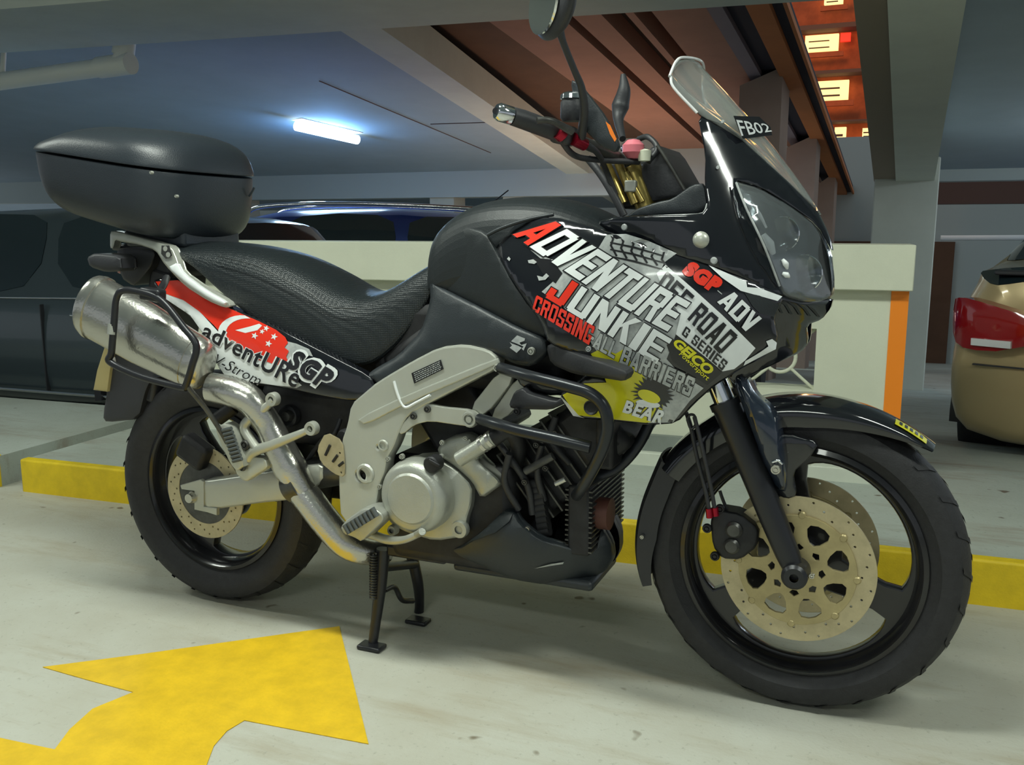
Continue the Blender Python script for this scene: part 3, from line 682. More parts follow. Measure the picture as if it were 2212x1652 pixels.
# weld bead and rib on the frame
tube('weld_bead', pts([(851, 823, -.199), (858, 848, -.2), (866, 868, -.2), (877, 880, -.2), (900, 869, -.199), (930, 853, -.199)]), .0035, M['dwhite'], fr, 8)
pplate('frame_rib', [(776, 905), (880, 855), (1075, 775), (1078, 783), (884, 866), (790, 915)], -.198, .0035, M['alu'], par=fr, bev=.003)
# the same beam on the far side
f2 = fr.data.copy(); f2.transform(Matrix.Scale(-1, 4, Vector((0, 1, 0)))); f2.flip_normals(); o = bpy.data.objects.new('frame', f2); COL.objects.link(o); o.parent = BK
# frame to head: diagonal and lower engine bracket
pplate('frame_diagonal', [(1084, 800), (1116, 812), (1052, 895), (1018, 884)], -.165, .012, M['alu'])
pplate('frame_diagonal', [(1122, 812), (1160, 822), (1140, 852), (1090, 905), (1062, 900)], -.155, .010, M['alu'])
br = pplate('engine_bracket', [(888, 900), (905, 876), (925, 872), (960, 880), (1020, 886), (1036, 900), (1028, 918), (1000, 916), (932, 906), (898, 914), (872, 936), (862, 928)], -.187, .008, M['alu'], [(895, 898, .005), (925, 883, .005)])
for u, v in ((895, 898), (925, 883)): bolt(u, v, -.193, .0085, M['darksteel'], br)
bolt(1018, 904, -.197, .019, M['castalu'], br, 'engine_mount_bolt', .014)
bolt(1076, 794, -.2, .009, M['castalu'], fr)
# warning plate (tiny unreadable lines of print)
_y = -.1985; lab = pplate('warning_label', [(889, 806), (952, 777), (958, 797), (895, 828)], _y, .0008, M['dblack'], par=fr, bev=.0002, it=0)
sf = lambda u, v, off=0: P(u, v, _y-.0008-off)
for k in range(5):
    a = .14+.18*k; L0 = Vector((889, 806)).lerp(Vector((895, 828)), a); R0 = Vector((952, 777)).lerp(Vector((958, 797)), a)
    segs = []; t = .06
    while t < .92:
        w = random.uniform(.03, .1); p, q = L0.lerp(R0, t), L0.lerp(R0, min(.95, t+w)); segs.append([(p.x, p.y-1), (q.x, q.y-1), (q.x, q.y+1), (p.x, p.y+1)]); t += w+.02
    o = decal('label_print', segs, sf, M['dgrey'], fr, .0004)

# ---- engine
en = box('engine_block', (.60, -.145, .24), (.93, .145, .50), M['engine'], BK, .03)
cy = []
def obox(name, c, sx, sy, sz, ang, m_, par, bev=.004):
    return box(name, (c[0]-sx/2, c[1]-sy/2, c[2]-sz/2), (c[0]+sx/2, c[1]+sy/2, c[2]+sz/2), m_, par, bev, Matrix.Rotation(ang, 3, 'Y'))
fcy = obox('front_cylinder', (1.00, 0, .50), .17, .22, .20, .9, M['engine'], BK, .012)
obox('front_cylinder_head', (1.10, 0, .59), .15, .26, .12, .9, M['engine'], fcy, .02)
for k in range(7):
    t = -.08+.026*k; obox('cooling_fin', (1.0+t*math.cos(.65), 0, .50+t*math.sin(.75)), .19, .25, .005, .9, M['darksteel'], fcy, .001)
rcy = obox('rear_cylinder', (.74, 0, .62), .17, .22, .24, -.6, M['engine'], BK, .012)
obox('rear_cylinder_head', (.67, 0, .73), .16, .26, .10, -.6, M['engine'], rcy, .02)
box('airbox', (.55, -.12, .66), (1.05, .12, .86), M['engine'], BK, .03)
box('subframe_core', (.1, -.09, .62), (.62, .09, .80), M['engine'], BK, .03)
box('battery_box', (.2, -.10, .48), (.52, .10, .64), M['engine'], BK, .03)
# rear shock linkage clutter
for (u, v, r, y) in ((623, 898, .028, -.12), (623, 898, .014, -.135)): lathe('reservoir', [(0, -.012), (r*.8, -.012), (r, -.006), (r, .012), (0, .012)], P(u, v, y), M['blackplastic'] if r > .02 else M['darksteel'], BK, 20)
tube('brake_hose', pts([(735, 905, -.14), (728, 925, -.15), (720, 940, -.15), (700, 945, -.13), (660, 1000, -.1)]), .006, M['blackplastic'], BK, 8)
lathe('master_cylinder', [(0, -.012), (.014, -.012), (.018, -.004), (.018, .02), (0, .02)], P(745, 942, -.17), M['engine'], BK, 18)
# crankcase cover and clutch cover
cc = panel('crankcase_cover', [(880, 990), (940, 985), (985, 1010), (1022, 1048), (1020, 1090), (1010, 1120), (1005, 1158), (940, 1168), (880, 1150), (845, 1132), (832, 1100), (860, 1020)], -.170, M['castalu'], BK, th=.05, r=.012, rpx=12)[0]
c = P(900, 1070, -.19); R0 = .0875
cl = lathe('clutch_cover', [(0, -.035), (.055, -.035), (.0575, -.033), (.0600, -.030), (.068, -.030), (.078, -.024), (.085, -.010), (.0875, .004), (.0875, .03), (0, .03)], c, M['castalu'], BK, 56)
cap = lathe('oil_filler_cap', [(0, -.020), (.016, -.020), (.019, -.016), (.019, .012), (0, .012)], P(938, 1000, -.20), M['engine'], cl, 14)
obox('filler_grip', P(938, 1000, -.222), .03, .006, .008, .4, M['engine'], cl, .002)
for u, v in ((840, 990), (822, 1050), (836, 1120), (870, 985), (900, 1150)): bolt(u, v, -.19, .0065, M['castalu'], cc)
lathe('crankcase_plug', [(.010, -.006), (.019, -.006), (.021, .0), (.021, .01), (0, .01), (0, -.001), (.010, -.001)], P(993, 1143, -.17), M['castalu'], cc, 24)
lathe('crankcase_plug', [(.006, -.006), (.011, -.006), (.013, .0), (.013, .01), (0, .01), (0, -.001), (.006, -.001)], P(848, 1145, -.17), M['castalu'], cc, 24)
wp = panel('water_pump', [(945, 968), (962, 948), (1000, 938), (1020, 948), (1022, 975), (1040, 1000), (1078, 1030), (1085, 1045), (1040, 1078), (1020, 1040), (985, 1008), (950, 985)], -.175, M['castalu'], BK, th=.04, r=.014, rpx=14)[0]
tube('coolant_pipe', pts([(992, 992, -.20), (1068, 945, -.20)]), .017, M['castalu'], wp, 18, smooth=False)
for u, v in ((1045, 958), (1060, 949)): rod('hose_clamp', P(u-3, v+2, -.20), P(u+3, v-2, -.20), .0195, M['steel'], wp, 20)
tube('coolant_hose', pts([(1065, 947, -.2), (1100, 930, -.19), (1120, 960, -.16), (1115, 1000, -.13)]), .018, M['engine'], wp, 14)
for u, v in ((957, 955), (1008, 945), (1030, 985), (955, 985)): bolt(u, v, -.178, .006, M['castalu'], wp)
# hoses, wires and head details of the front cylinder
for q in (((1080, 960, -.17), (1110, 1000, -.17), (1140, 1050, -.15), (1150, 1110, -.14)), ((1170, 960, -.16), (1160, 1020, -.15), (1175, 1080, -.13)), ((1200, 900, -.14), (1190, 950, -.14), (1230, 1000, -.12)), ((1100, 980, -.19), (1090, 1040, -.18), (1120, 1100, -.15))):
    tube('hose', pts(q), .008, M['blackplastic'], BK, 8)
rod('sensor', P(1135, 1018, -.17), P(1195, 985, -.17), .009, M['darksteel'], BK, 12)
rod('spark_plug_cap', P(1200, 1045, -.17), P(1222, 1035, -.17), .006, M['steel'], BK, 10)
for u, v in ((1135, 1040), (1160, 960), (1200, 935), (1180, 1010)): bolt(u, v, -.165, .007, M['darksteel'], BK)
for k in range(9):
    u, v = 1150+k*2.0, 1045+k*13
    rod('radiator_hose_ring', P(u, v, -.13), P(u+22, v-5, -.13), .013, M['engine'], BK, 12)
oc = box('oil_cooler', (1.05, -.13, .31), (1.10, .13, .47), M['engine'], BK, .006)
for k in range(13):
    z = .318+.0115*k; box('cooler_fin', (1.044, -.128, z), (1.106, .128, z+.0035), M['darksteel'], oc, 0, Matrix.Rotation(.0, 3, 'Y'))
lathe('oil_filter', [(0, -.045), (.03, -.045), (.036, -.038), (.036, .045), (0, .045)], P(1278, 1105, -.07), M['bronze'], BK, 28, axis='X')
box('radiator', (1.12, -.16, .52), (1.16, .16, .74), M['engine'], BK, .008)

# ---- exhaust
ex = tube('exhaust_pipe', pts([(840, 1190, -.06), (790, 1192, -.11), (745, 1172, -.14), (700, 1122, -.15), (668, 1080, -.155), (642, 1048, -.16)]), [.026, .032, .036, .037, .037, .036], M['steel'], BK, 20)
e2 = tube('exhaust_sleeve', pts([(658, 1062, -.16), (628, 1012, -.165), (600, 960, -.17)]), [.031, .041, .039], M['steel'], BK, 22, smooth=True, cap=True)
tube('exhaust_link', pts([(606, 970, -.17), (582, 920, -.175), (562, 890, -.185), (538, 862, -.195), (502, 846, -.205), (455, 836, -.215)]), [.037, .034, .035, .037, .038, .036], M['steel'], BK, 22)
rod('exhaust_clamp', P(628, 1052, -.16), P(652, 1042, -.16), .041, M['darksteel'], BK, 24)
mf = [];  A = P(198, 658, -.25); B = P(438, 792, -.235); ax = (B-A).normalized(); sd = Vector((0, 1, 0)); upv = ax.cross(sd).normalized()*-1
sd = upv.cross(ax).normalized(); rr = []
for t, k in ((-.045, .0), (-.045, .55), (-.03, .80), (-.012, .93), (.0, .97), (.03, 1), (.5, .98), (.93, .84), (.96, .83), (.99, .79), (1.02, .68), (1.04, .45)):
    c = A.lerp(B, t); rr.append([c+upv*(.083*k*math.cos(a))+sd*(.058*k*math.sin(a)) for a in [2*PI*j/28 for j in range(28)]])
mu = loft('muffler', rr, M['steel'], BK, sub=0, smooth=50)
for t in (.06, .90):
    c = A.lerp(B, t); loft('muffler_band', [[c+ax*s+upv*(.0855*(1-.16*(t > .5))*math.cos(a))+sd*(.0605*(1-.16*(t > .5))*math.sin(a)) for a in [2*PI*j/28 for j in range(28)]] for s in (-.006, .006)], M['steel'], mu, sub=0)
# ---- pannier rack
rk = tube('pannier_rack', pts([(400, 838, -.30), (415, 790, -.31), (424, 745, -.31), (395, 705, -.31), (360, 660, -.31), (336, 641, -.31), (300, 630, -.32), (266, 627, -.33), (252, 645, -.33), (247, 690, -.33), (241, 760, -.33), (238, 782, -.33), (300, 812, -.32), (380, 834, -.30), (402, 838, -.30)]), .0085, M['forkblack'], BK, 10)
tube('rack_strut', pts([(405, 835, -.3), (450, 890, -.26), (490, 955, -.23), (505, 1000, -.21)]), .006, M['darksteel'], rk, 8)
tube('rack_strut', pts([(336, 640, -.31), (352, 618, -.26), (360, 600, -.2)]), .009, M['forkblack'], rk, 8)
obox('rack_bracket', P(330, 636, -.3), .06, .03, .03, .1, M['forkblack'], rk, .006)
tube('rack_strut', pts([(243, 700, -.33), (241, 722, -.333)]), .0102, M['castalu'], rk, 8)

# ---- footrest brackets and controls
hg = pplate('footrest_bracket', [(520, 1000), (512, 940), (524, 918), (545, 945), (560, 940), (600, 985), (630, 972), (668, 944), (690, 912), (672, 912), (640, 932), (590, 955), (562, 962), (572, 985), (560, 1010), (555, 1040), (528, 1040)], -.195, .006, M['alu'], it=0)
bpy.data.objects.remove(hg)
hg = tube('footrest_bracket', pts([(590, 862, -.20), (574, 880, -.20), (538, 906, -.205), (528, 925, -.205), (545, 955, -.205), (560, 975, -.205)]), [.008, .010, .012, .012, .012, .012], M['alu'], BK, 12)
tube('bracket_arm', pts([(674, 925, -.195), (640, 940, -.20), (590, 960, -.205), (548, 975, -.205), (535, 990, -.205)]), [.008, .010, .012, .014, .014], M['alu'], hg, 12)
for u, v in ((590, 862), (674, 925)):
    lathe('bracket_eye', [(.008, -.010), (.0155, -.010), (.017, -.006), (.017, .008), (.008, .008)], P(u, v, -.198), M['alu'], hg, 22, closed_prof=True)
tp = panel('bracket_plate', [(512, 1000), (545, 985), (575, 990), (580, 1010), (556, 1025), (530, 1042), (508, 1020)], -.21, M['alu'], hg, th=.02, r=.006, rpx=7)[0]
bolt(531, 960, -.215, .012, M['darksteel'], hg); bolt(526, 1010, -.215, .008, M['darksteel'], hg)
pg = panel('passenger_footrest', [(474, 918), (488, 914), (505, 925), (530, 1005), (512, 1018), (498, 1002), (472, 945), (466, 925)], -.235, M['alu'], BK, th=.03, r=.006, rpx=7)[0]
for k in range(9):
    u, v = 489+k*2.8, 928+k*8.2; rod('rubber_rib', P(u-8, v+2, -.243), P(u+11, v-3, -.243), .005, M['rubberpad'], pg, 8)
hp = pplate('heel_guard', [(686, 968), (705, 933), (740, 952), (745, 1000), (744, 1030), (722, 1022), (694, 998)], -.20, .002, M['disc'], [(735, 978, .003), (738, 1020, .003)], bev=.0006, it=1)
for (u, v, w) in ((708, 972, 22), (724, 990, 14), (737, 1002, 8)):
    rod('guard_slot', P(u-5, v+w/2, -.203), P(u+5, v-w/2, -.203), .0035, M['engine'], hp, 8)
fp = panel('front_footrest', [(736, 1138), (752, 1120), (786, 1096), (812, 1098), (828, 1110), (830, 1124), (812, 1142), (782, 1170), (765, 1160), (742, 1152)], -.245, M['castalu'], BK, th=.05, r=.008, rpx=8)[0]
for k in range(8):
    u, v = 748+k*8.5, 1143-k*5.2; rod('rubber_rib', P(u-4, v-10, -.255), P(u+7, v+9, -.255), .006, M['rubberpad'], fp, 8)
tube('brake_pedal', pts([(795, 1150, -.17), (835, 1165, -.20), (870, 1166, -.215), (900, 1155, -.22), (914, 1146, -.22)]), [.011, .011, .009, .008, .010], M['castalu'], BK, 12)
rod('pedal_tip', P(893, 1158, -.20), P(912, 1148, -.25), .008, M['castalu'], BK)
tube('brake_rod', pts([(742, 1030, -.18), (744, 1110, -.18)]), .006, M['forkblack'], BK, 10)

# ---- centre stand
cs = tube('centre_stand', [P(828, 1185, -.11), P(822, 1260, -.115), P(812, 1340, -.125), P(805, 1392, -.135)], [.017, .016, .013, .012], M['forkblack'], BK, 12)
tube('stand_leg', [P(886, 1185, .07), P(902, 1255, .08), P(906, 1300, .09), P(904, 1338, .095)], [.016, .015, .013, .013], M['forkblack'], cs, 12)
fp0 = PZ(805, 1398, .004); fp1 = PZ(903, 1342, .004)
box('stand_foot', (fp0.x-.035, fp0.y-.02, .0005), (fp0.x+.03, fp0.y+.02, .012), M['forkblack'], cs, .004)
box('stand_foot', (fp1.x-.03, fp1.y-.02, .0005), (fp1.x+.03, fp1.y+.02, .012), M['forkblack'], cs, .004)
rod('cross_bar', P(826, 1225, -.11), P(897, 1218, .075), .012, M['forkblack'], cs)
tube('stand_tang', pts([(830, 1275, -.09), (852, 1268, -.04), (868, 1295, -.02), (892, 1298, .03)]), .007, M['forkblack'], cs, 8)
sp_ = []
a, b = P(806, 1195, -.135), P(806, 1292, -.135)
for k in range(150):
    t = k/149; c = a.lerp(b, t); an = t*17*2*PI; sp_.append(c+Vector((.008*math.cos(an), .008*math.sin(an), 0)))
tube('stand_spring', sp_, .0022, M['darksteel'], cs, 6, smooth=False)
box('stand_bracket', (.58, -.12, .235), (.74, .12, .265), M['forkblack'], BK, .006)

# ---- belly pan
bp1, s1_ = panel('belly_pan', [(925, 1180), (985, 1186), (1040, 1150), (1090, 1100), (1112, 1104), (1125, 1128), (1165, 1162), (1240, 1184), (1285, 1190), (1300, 1130), (1322, 1172), (1326, 1205), (1310, 1232), (1270, 1252), (1180, 1263), (1110, 1252), (1020, 1215), (945, 1196)],
    [(925, 1185, -.12), (1090, 1102, -.165), (1100, 1160, -.18), (1120, 1252, -.12), (1240, 1186, -.15), (1240, 1255, -.09), (1325, 1200, -.03), (1300, 1132, -.06), (1000, 1200, -.14)], M['panelgrey'], BK, th=.02, r=.012, rpx=12, mirror=True)
decal('facet_tone', [[(990, 1186), (1040, 1150), (1088, 1104), (1108, 1108), (1100, 1126), (1070, 1150), (1020, 1168)]], s1_, M['tankgrey'], bp1, .003)  # flat patch, the facet's different shade is put into its colour
decal('scratch', [[(1154, 1228), (1190, 1218), (1218, 1214), (1216, 1218), (1190, 1222)]], s1_, M['dgrey'], bp1, .002)
bolt(1140, 1142, -.165, .007, M['steel'], bp1)
box('belly_floor', (.75, -.10, .215), (1.10, .10, .24), M['panelgrey'], bp1, .01)

# ---- seat
secs = [(-.125, .985, .085, .975), (-.09, .992, .125, .965), (.03, .990, .142, .945), (.14, .984, .150, .855), (.25, .965, .152, .788), (.33, .935, .152, .758), (.40, .905, .150, .738), (.46, .872, .148, .712), (.53, .868, .144, .690), (.59, .893, .136, .718), (.65, .930, .124, .775), (.70, .958, .112, .850), (.725, .965, .105, .90)]
rings = []
for x, zt, w, ze in secs:
    h = zt-ze
    half = [(0, zt), (w*.35, zt-.002), (w*.68, zt-.012), (w*.90, zt-.034 if h > .06 else zt-h*.5), (w*1.0, zt-h*.55), (w*1.02, ze+.012 if h > .03 else ze+.003), (w*.96, ze)]
    rings.append([(x, -a, b) for a, b in half]+[(x, a, b) for a, b in half[:0:-1]])
loft('seat', rings, M['seat'], BK, sub=2, smooth=0)
tube('seat_piping', [(x, -w*1.0, zt-(.028 if zt-ze > .06 else .01)) for x, zt, w, ze in secs[3:9]], .0015, M['tankgrey'], BK, 6)

# ---- tank and covers
tk = [(.685, .985, .09, .90), (.71, 1.03, .135, .86), (.78, 1.078, .152, .84), (.86, 1.096, .162, .84), (.95, 1.098, .162, .84), (1.03, 1.086, .158, .84), (1.10, 1.056, .14, .84), (1.15, 1.03, .12, .84)]
rings = []
for x, zt, w, ze in tk:
    half = [(0, zt), (w*.5, zt-.006), (w*.80, zt-.022), (w*.97, zt-.060), (w*1.0, zt-.13), (w*.95, ze)]
    rings.append([(x, -a, b) for a, b in half]+[(x, a, b) for a, b in half[:0:-1]])
loft('fuel_tank', rings, M['tankgrey'], BK, sub=2, smooth=0)
panel('tank_side_panel', [(926, 578), (938, 540), (962, 508), (1002, 486), (1050, 500), (1075, 545), (1110, 610), (1150, 665), (1180, 700), (1184, 735), (1120, 710), (1040, 668), (960, 628), (930, 608)],
      [(926, 580, -.115), (962, 508, -.13), (1005, 486, -.15), (1050, 500, -.168), (1110, 610, -.192), (1184, 735, -.19), (1040, 668, -.165), (930, 608, -.125)], M['tankgrey'], BK, th=.02, r=.012, rpx=14, mirror=True)
tube('tank_edge_trim', pts([(1052, 508, -.172), (1085, 492, -.168), (1140, 474, -.162), (1196, 463, -.152)]), .004, M['panelgrey'], BK, 8)
kc, ksurf = panel('frame_cover', [(928, 606), (960, 624), (1040, 664), (1120, 706), (1180, 730), (1186, 762), (1150, 792), (1110, 786), (1070, 764), (1020, 750), (960, 752), (900, 780), (822, 832), (790, 812), (810, 796), (860, 768), (910, 715), (930, 650)],
      [(930, 610, -.135), (930, 650, -.15), (1040, 664, -.178), (1180, 730, -.198), (1186, 762, -.2), (1070, 764, -.195), (960, 752, -.185), (822, 830, -.18), (860, 770, -.165)], M['panelgrey'], BK, th=.02, r=.014, rpx=18, mirror=True)
# emblem on the cover: two interlocking angular strokes
decal('emblem', [[(1117, 724), (1134, 731), (1133, 736), (1122, 740), (1126, 745), (1138, 741), (1131, 757), (1127, 753), (1131, 748), (1104, 737)],
                 [(1101, 739), (1106, 742), (1120, 747), (1127, 751), (1116, 762), (1101, 751), (1106, 746)]], ksurf, M['dgrey'], kc, .003)
bolt(1149, 758, -.203, .0085, M['castalu'], kc)

# ---- tail cover with its graphics
tl, ts = panel('tail_cover', [(330, 606), (350, 600), (384, 602), (440, 632), (500, 664), (600, 708), (700, 760), (802, 812), (812, 838), (800, 858), (760, 866), (700, 856), (620, 838), (530, 826), (488, 815), (470, 790), (452, 740), (410, 680), (350, 640)],
      [(335, 608, -.125), (384, 602, -.13), (350, 640, -.145), (500, 664, -.155), (470, 790, -.18), (600, 708, -.165), (620, 838, -.19), (802, 812, -.17), (800, 856, -.17), (700, 800, -.185)], M['gloss'], BK, th=.02, r=.004, rpx=5, mirror=True, step=10)
decal('white_patch', [[(340, 634), (372, 630), (420, 660), (470, 715), (520, 760), (560, 775), (610, 790), (630, 800), (640, 835), (600, 833), (530, 822), (488, 813), (471, 790), (453, 740), (411, 681), (351, 641)]], ts, M['dwhite'], tl, .0018, 8)
decal('white_patch', [[(612, 735), (640, 742), (668, 754), (676, 770), (650, 762), (640, 772), (628, 790), (636, 800), (604, 800)], [(596, 800), (648, 806), (640, 822), (652, 832), (640, 838), (600, 832)]], ts, M['dgrey'], tl, .0012)
red = [(336, 608), (384, 605), (440, 636), (500, 668), (560, 694), (596, 712), (616, 728), (622, 740), (614, 750), (624, 758), (618, 770), (624, 784), (606, 790), (590, 786), (574, 780), (560, 778), (540, 764), (520, 752), (490, 735), (462, 702), (430, 672), (396, 648), (352, 632)]
decal('red_patch', [red], ts, M['red'], tl, .0026, 10)
cr = []
for k in range(15): a = math.radians(75+k*13.5); cr.append((517+46*math.cos(a), 712-32*math.sin(a)+10*(k/14)))
for k in range(15): a = math.radians(264-k*13.5); cr.append((530+42*math.cos(a), 714-27*math.sin(a)+8*((14-k)/14)))
decal('crescent', [cr], ts, M['dwhite'], tl, .0032, 14)
for (u, v, r) in ((550, 725, 8), (575, 709, 7), (592, 727, 8), (580, 742, 8), (566, 716, 6)):
    st = []
    for k in range(10): a = math.radians(-70+36*k); q = r if k % 2 == 0 else r*.42; st.append((u+q*math.cos(a), v+q*math.sin(a)))
    decal('star', [st], ts, M['dwhite'], tl, .0034, 60)
decal('white_swoosh', [[(508, 713), (540, 705), (560, 699), (566, 703), (556, 713), (530, 719)]], ts, M['dwhite'], tl, .0030)  # white swoosh across the red patch
for o_, mm, bd in ((.0036, 'dwhite', .06), (.0046, 'dblack', .018)):
    text('lettering', 'adventURe', [(444, 694), (655, 798), (638, 840), (434, 726)], ts, M[mm], tl, o_, bd, .1, spacing=1.05)
text('lettering', 'V-Strom', [(470, 764), (566, 812), (560, 834), (462, 786)], ts, M['dblack'], tl, .0036, -.004, .35)
text('lettering', 'SGP', [(644, 748), (738, 802), (696, 850), (608, 794)], ts, M['dwhite'], tl, .0036, .085, .0, spacing=1.08)
text('lettering', 'SGP', [(642, 754), (728, 805), (696, 842), (616, 791)], ts, M['dblack'], tl, .0048, .05, .0, spacing=1.12)

# ---- grab rail
gr_ = panel('grab_rail', [(238, 500), (252, 498), (338, 522), (372, 532), (384, 560), (392, 588), (440, 622), (496, 650), (500, 662), (486, 665), (450, 650), (400, 618), (356, 572), (336, 540), (300, 528), (262, 522), (250, 518), (246, 536), (238, 536)],
      [(240, 500, -.13), (340, 524, -.15), (372, 534, -.155), (392, 588, -.165), (496, 652, -.17), (486, 665, -.175), (356, 572, -.165), (336, 540, -.16), (262, 520, -.14)], M['alu'], BK, th=.022, r=.006, rpx=6, rnd=1, mirror=True)[0]
gs = lambda u, v, off=0: P(u, v, -.163-off)
decal('rail_recess', [[(349, 530), (366, 530), (372, 552), (358, 559), (348, 548)]], gs, M['darksteel'], gr_, .002, 60)
for c in ((357, 537), (363, 550)): decal('rail_clip', [[(c[0]+5*math.cos(2*PI*k/8), c[1]+6*math.sin(2*PI*k/8)) for k in range(8)]], gs, M['alu'], gr_, .003, 60)
panel('grab_rail_pad', [(362, 578), (384, 566), (396, 590), (444, 626), (490, 652), (484, 660), (452, 646), (404, 614)], [(362, 578, -.178), (396, 590, -.178), (490, 652, -.185)], M['dwhite'], gr_, th=.006, r=.005, rpx=7)
box('rear_carrier', (-.26, -.10, .965), (-.04, .10, .982), M['forkblack'], BK, .006)
# tail light and mudguard
tg = box('tail_light', (-.27, -.07, .89), (-.08, .07, .96), M['blackplastic'], BK, .02); box('tail_lens', (-.29, -.06, .90), (-.265, .06, .95), M['redlens'], tg, .008)
panel('tail_underside', [(250, 540), (275, 522), (318, 528), (338, 545), (330, 575), (300, 610), (288, 618), (262, 600)], -.10, M['blackplastic'], BK, th=.2, r=.01, rpx=10)
panel('rear_indicator', [(188, 556), (206, 546), (262, 552), (266, 585), (230, 588), (194, 576)], -.19, M['blackplastic'], BK, th=.05, r=.012, rpx=10)
box('mudguard_core', (-.2, -.075, .55), (-.13, .075, .92), M['blackplastic'], BK, .01, Matrix.Rotation(.25, 3, 'Y'))
mg = panel('mudguard', [(236, 735), (300, 750), (338, 812), (318, 835), (300, 905), (230, 912), (222, 900), (240, 800)], -.09, M['blackplastic'], BK, th=.18, r=.006, rpx=8)[0]
panel('number_plate', [(226, 750), (246, 752), (238, 800), (232, 846), (202, 842), (210, 800)], -.10, M['plate'], BK, th=.2, r=.002, rpx=4, rnd=0)
rod('plate_reflector', P(242, 772, -.15), P(246, 792, -.15), .008, M['clearlens'], mg)

# ---- top case
M['case'] = mat('case_plastic', (.020, .026, .033), .38, bump=.25, bscale=400)
def cring(s, zf, n=56, e=.42):
    out = []
    for k in range(n):
        a = 2*PI*k/n; ca, sa = math.cos(a), math.sin(a)
        x = .218*math.copysign(abs(ca)**e, ca); y = .222*math.copysign(abs(sa)**e, sa)
        if x > 0: x += .035*(x/.218)*(1-(y/.222)**2)
        x = -.212+x*s; y *= s; out.append((x, y, zf(x, y)))
    return out
zb_ = lambda x: .985-.235*x; zs_ = lambda x: 1.163-.147*x; zt_ = lambda x: 1.266-.085*x
mix = lambda t: (lambda x, y: zb_(x)*(1-t)+zs_(x)*t)
lidz = lambda t: (lambda x, y: zs_(x)+.004+(zt_(x)-zs_(x))*t*(1-.22*(y/.222)**2)*min(1, .35+(x+.43)/.16*.65))
tc_ = loft('top_case', [cring(s, mix(t), e=e) for t, s, e in ((0, .55, .55), (0, .74, .5), (.03, .80, .48), (.12, .88, .46), (.3, .95, .43), (.6, .985, .42), (.97, .998, .42), (.99, .998, .42), (1.0, .985, .42), (1.0, .8, .45))], M['case'], BK, sub=1, smooth=45)
lo_ = loft('lid', [cring(s, lidz(t), e=e) for t, s, e in ((.0, .8, .42), (.0, 1.0, .42), (.01, 1.014, .42), (.10, 1.014, .42), (.30, 1.0, .43), (.55, .975, .45), (.78, .90, .5), (.92, .76, .56), (.985, .5, .66), (1.0, .2, .8))], M['case'], tc_, sub=1, smooth=45)
bolt(330, 373, -.235, .004, M['alu'], tc_); bolt(384, 424, -.16, .004, M['alu'], tc_)
panel('latch', [(390, 424), (425, 424), (459, 436), (459, 512), (392, 508)], [(390, 424, -.10), (459, 436, .03), (392, 508, -.10)], M['case'], tc_, th=.02, r=.004, rpx=5)
rod('latch_cord', P(391, 444, -.115), P(398, 466, -.10), .0015, M['dgrey'], tc_, 6)
box('foot_block', (-.20, -.11, .975), (.0, .11, 1.03), M['case'], tc_, .01)
tube('strap_end', pts([(538, 424, .12), (544, 415, .12), (549, 405, .12)]), .003, M['case'], tc_, 6)

# ---- front fork
fa, fb_ = P(1566, 868, -.105), P(1712, 1222, -.105)
for s in (-1, 1):
    mir = lambda p: Vector((p.x, p.y*(-s), p.z))
    lg = tube('fork_leg', [mir(p) for p in (fa, fa.lerp(fb_, .25), fa.lerp(fb_, .7), fa.lerp(fb_, .92), fb_)], [.030, .0285, .027, .025, .022], M['forkblack'], BK, 20, smooth=False)
    a2 = fa+(fa-fb_).normalized()*.16
    tube('fork_tube', [mir(fa), mir(a2)], [.0215, .0215], M['chrome'], lg, 20, smooth=False)
    rod('dust_seal', mir(fa.lerp(fb_, -.008)), mir(fa.lerp(fb_, .03)), .0325, M['forkblack'], lg, 20)
    c = mir(P(1719, 1236, -.105)); lathe('axle_clamp', [(.009, -.036), (.02, -.036), (.026, -.030), (.028, .02), (0, .02), (0, -.02), (.009, -.02)], c, M['forkblack'], lg, 24)
rod('front_axle', (1.537, -.10, .33), (1.537, .10, .33), .011, M['darksteel'], BK)
bolt(1754, 1242, -.12, .006, M['steel'], BK)
fh = tube('fork_top', [a2+Vector((0, .01, 0)), a2+(fa-fb_).normalized()*.36+Vector((0, .02, 0))], [.022, .022], M['gold'], BK, 18, smooth=False)
tube('fork_top', [Vector((p.x, -p.y, p.z)) for p in (a2, a2+(fa-fb_).normalized()*.36)], [.022, .022], M['gold'], BK, 18, smooth=False)
panel('fork_guard', [(1584, 818), (1596, 806), (1612, 812), (1634, 852), (1664, 878), (1684, 905), (1690, 950), (1698, 1010), (1700, 1060), (1680, 1064), (1652, 1010), (1632, 950), (1606, 880)],
      [(1590, 815, -.145), (1634, 852, -.135), (1684, 905, -.12), (1700, 1050, -.12), (1632, 950, -.15), (1606, 880, -.155), (1660, 960, -.15)], mat('fork_guard_paint', (.02, .028, .045), .16, coat=.7), BK, th=.03, r=.026, rpx=26)
panel('fender_stay', [(1610, 985), (1640, 950), (1700, 935), (1770, 955), (1748, 990), (1712, 1020), (1722, 1070), (1700, 1078), (1660, 1060), (1630, 1020)], -.088, M['gloss'], BK, th=.01, r=.004, rpx=6)
bolt(1676, 1013, -.135, .0105, M['steel'], BK)
tube('fork_brace_edge', pts([(1668, 998, -.137), (1680, 994, -.137), (1690, 1002, -.135)]), .003, M['chrome'], BK, 8)
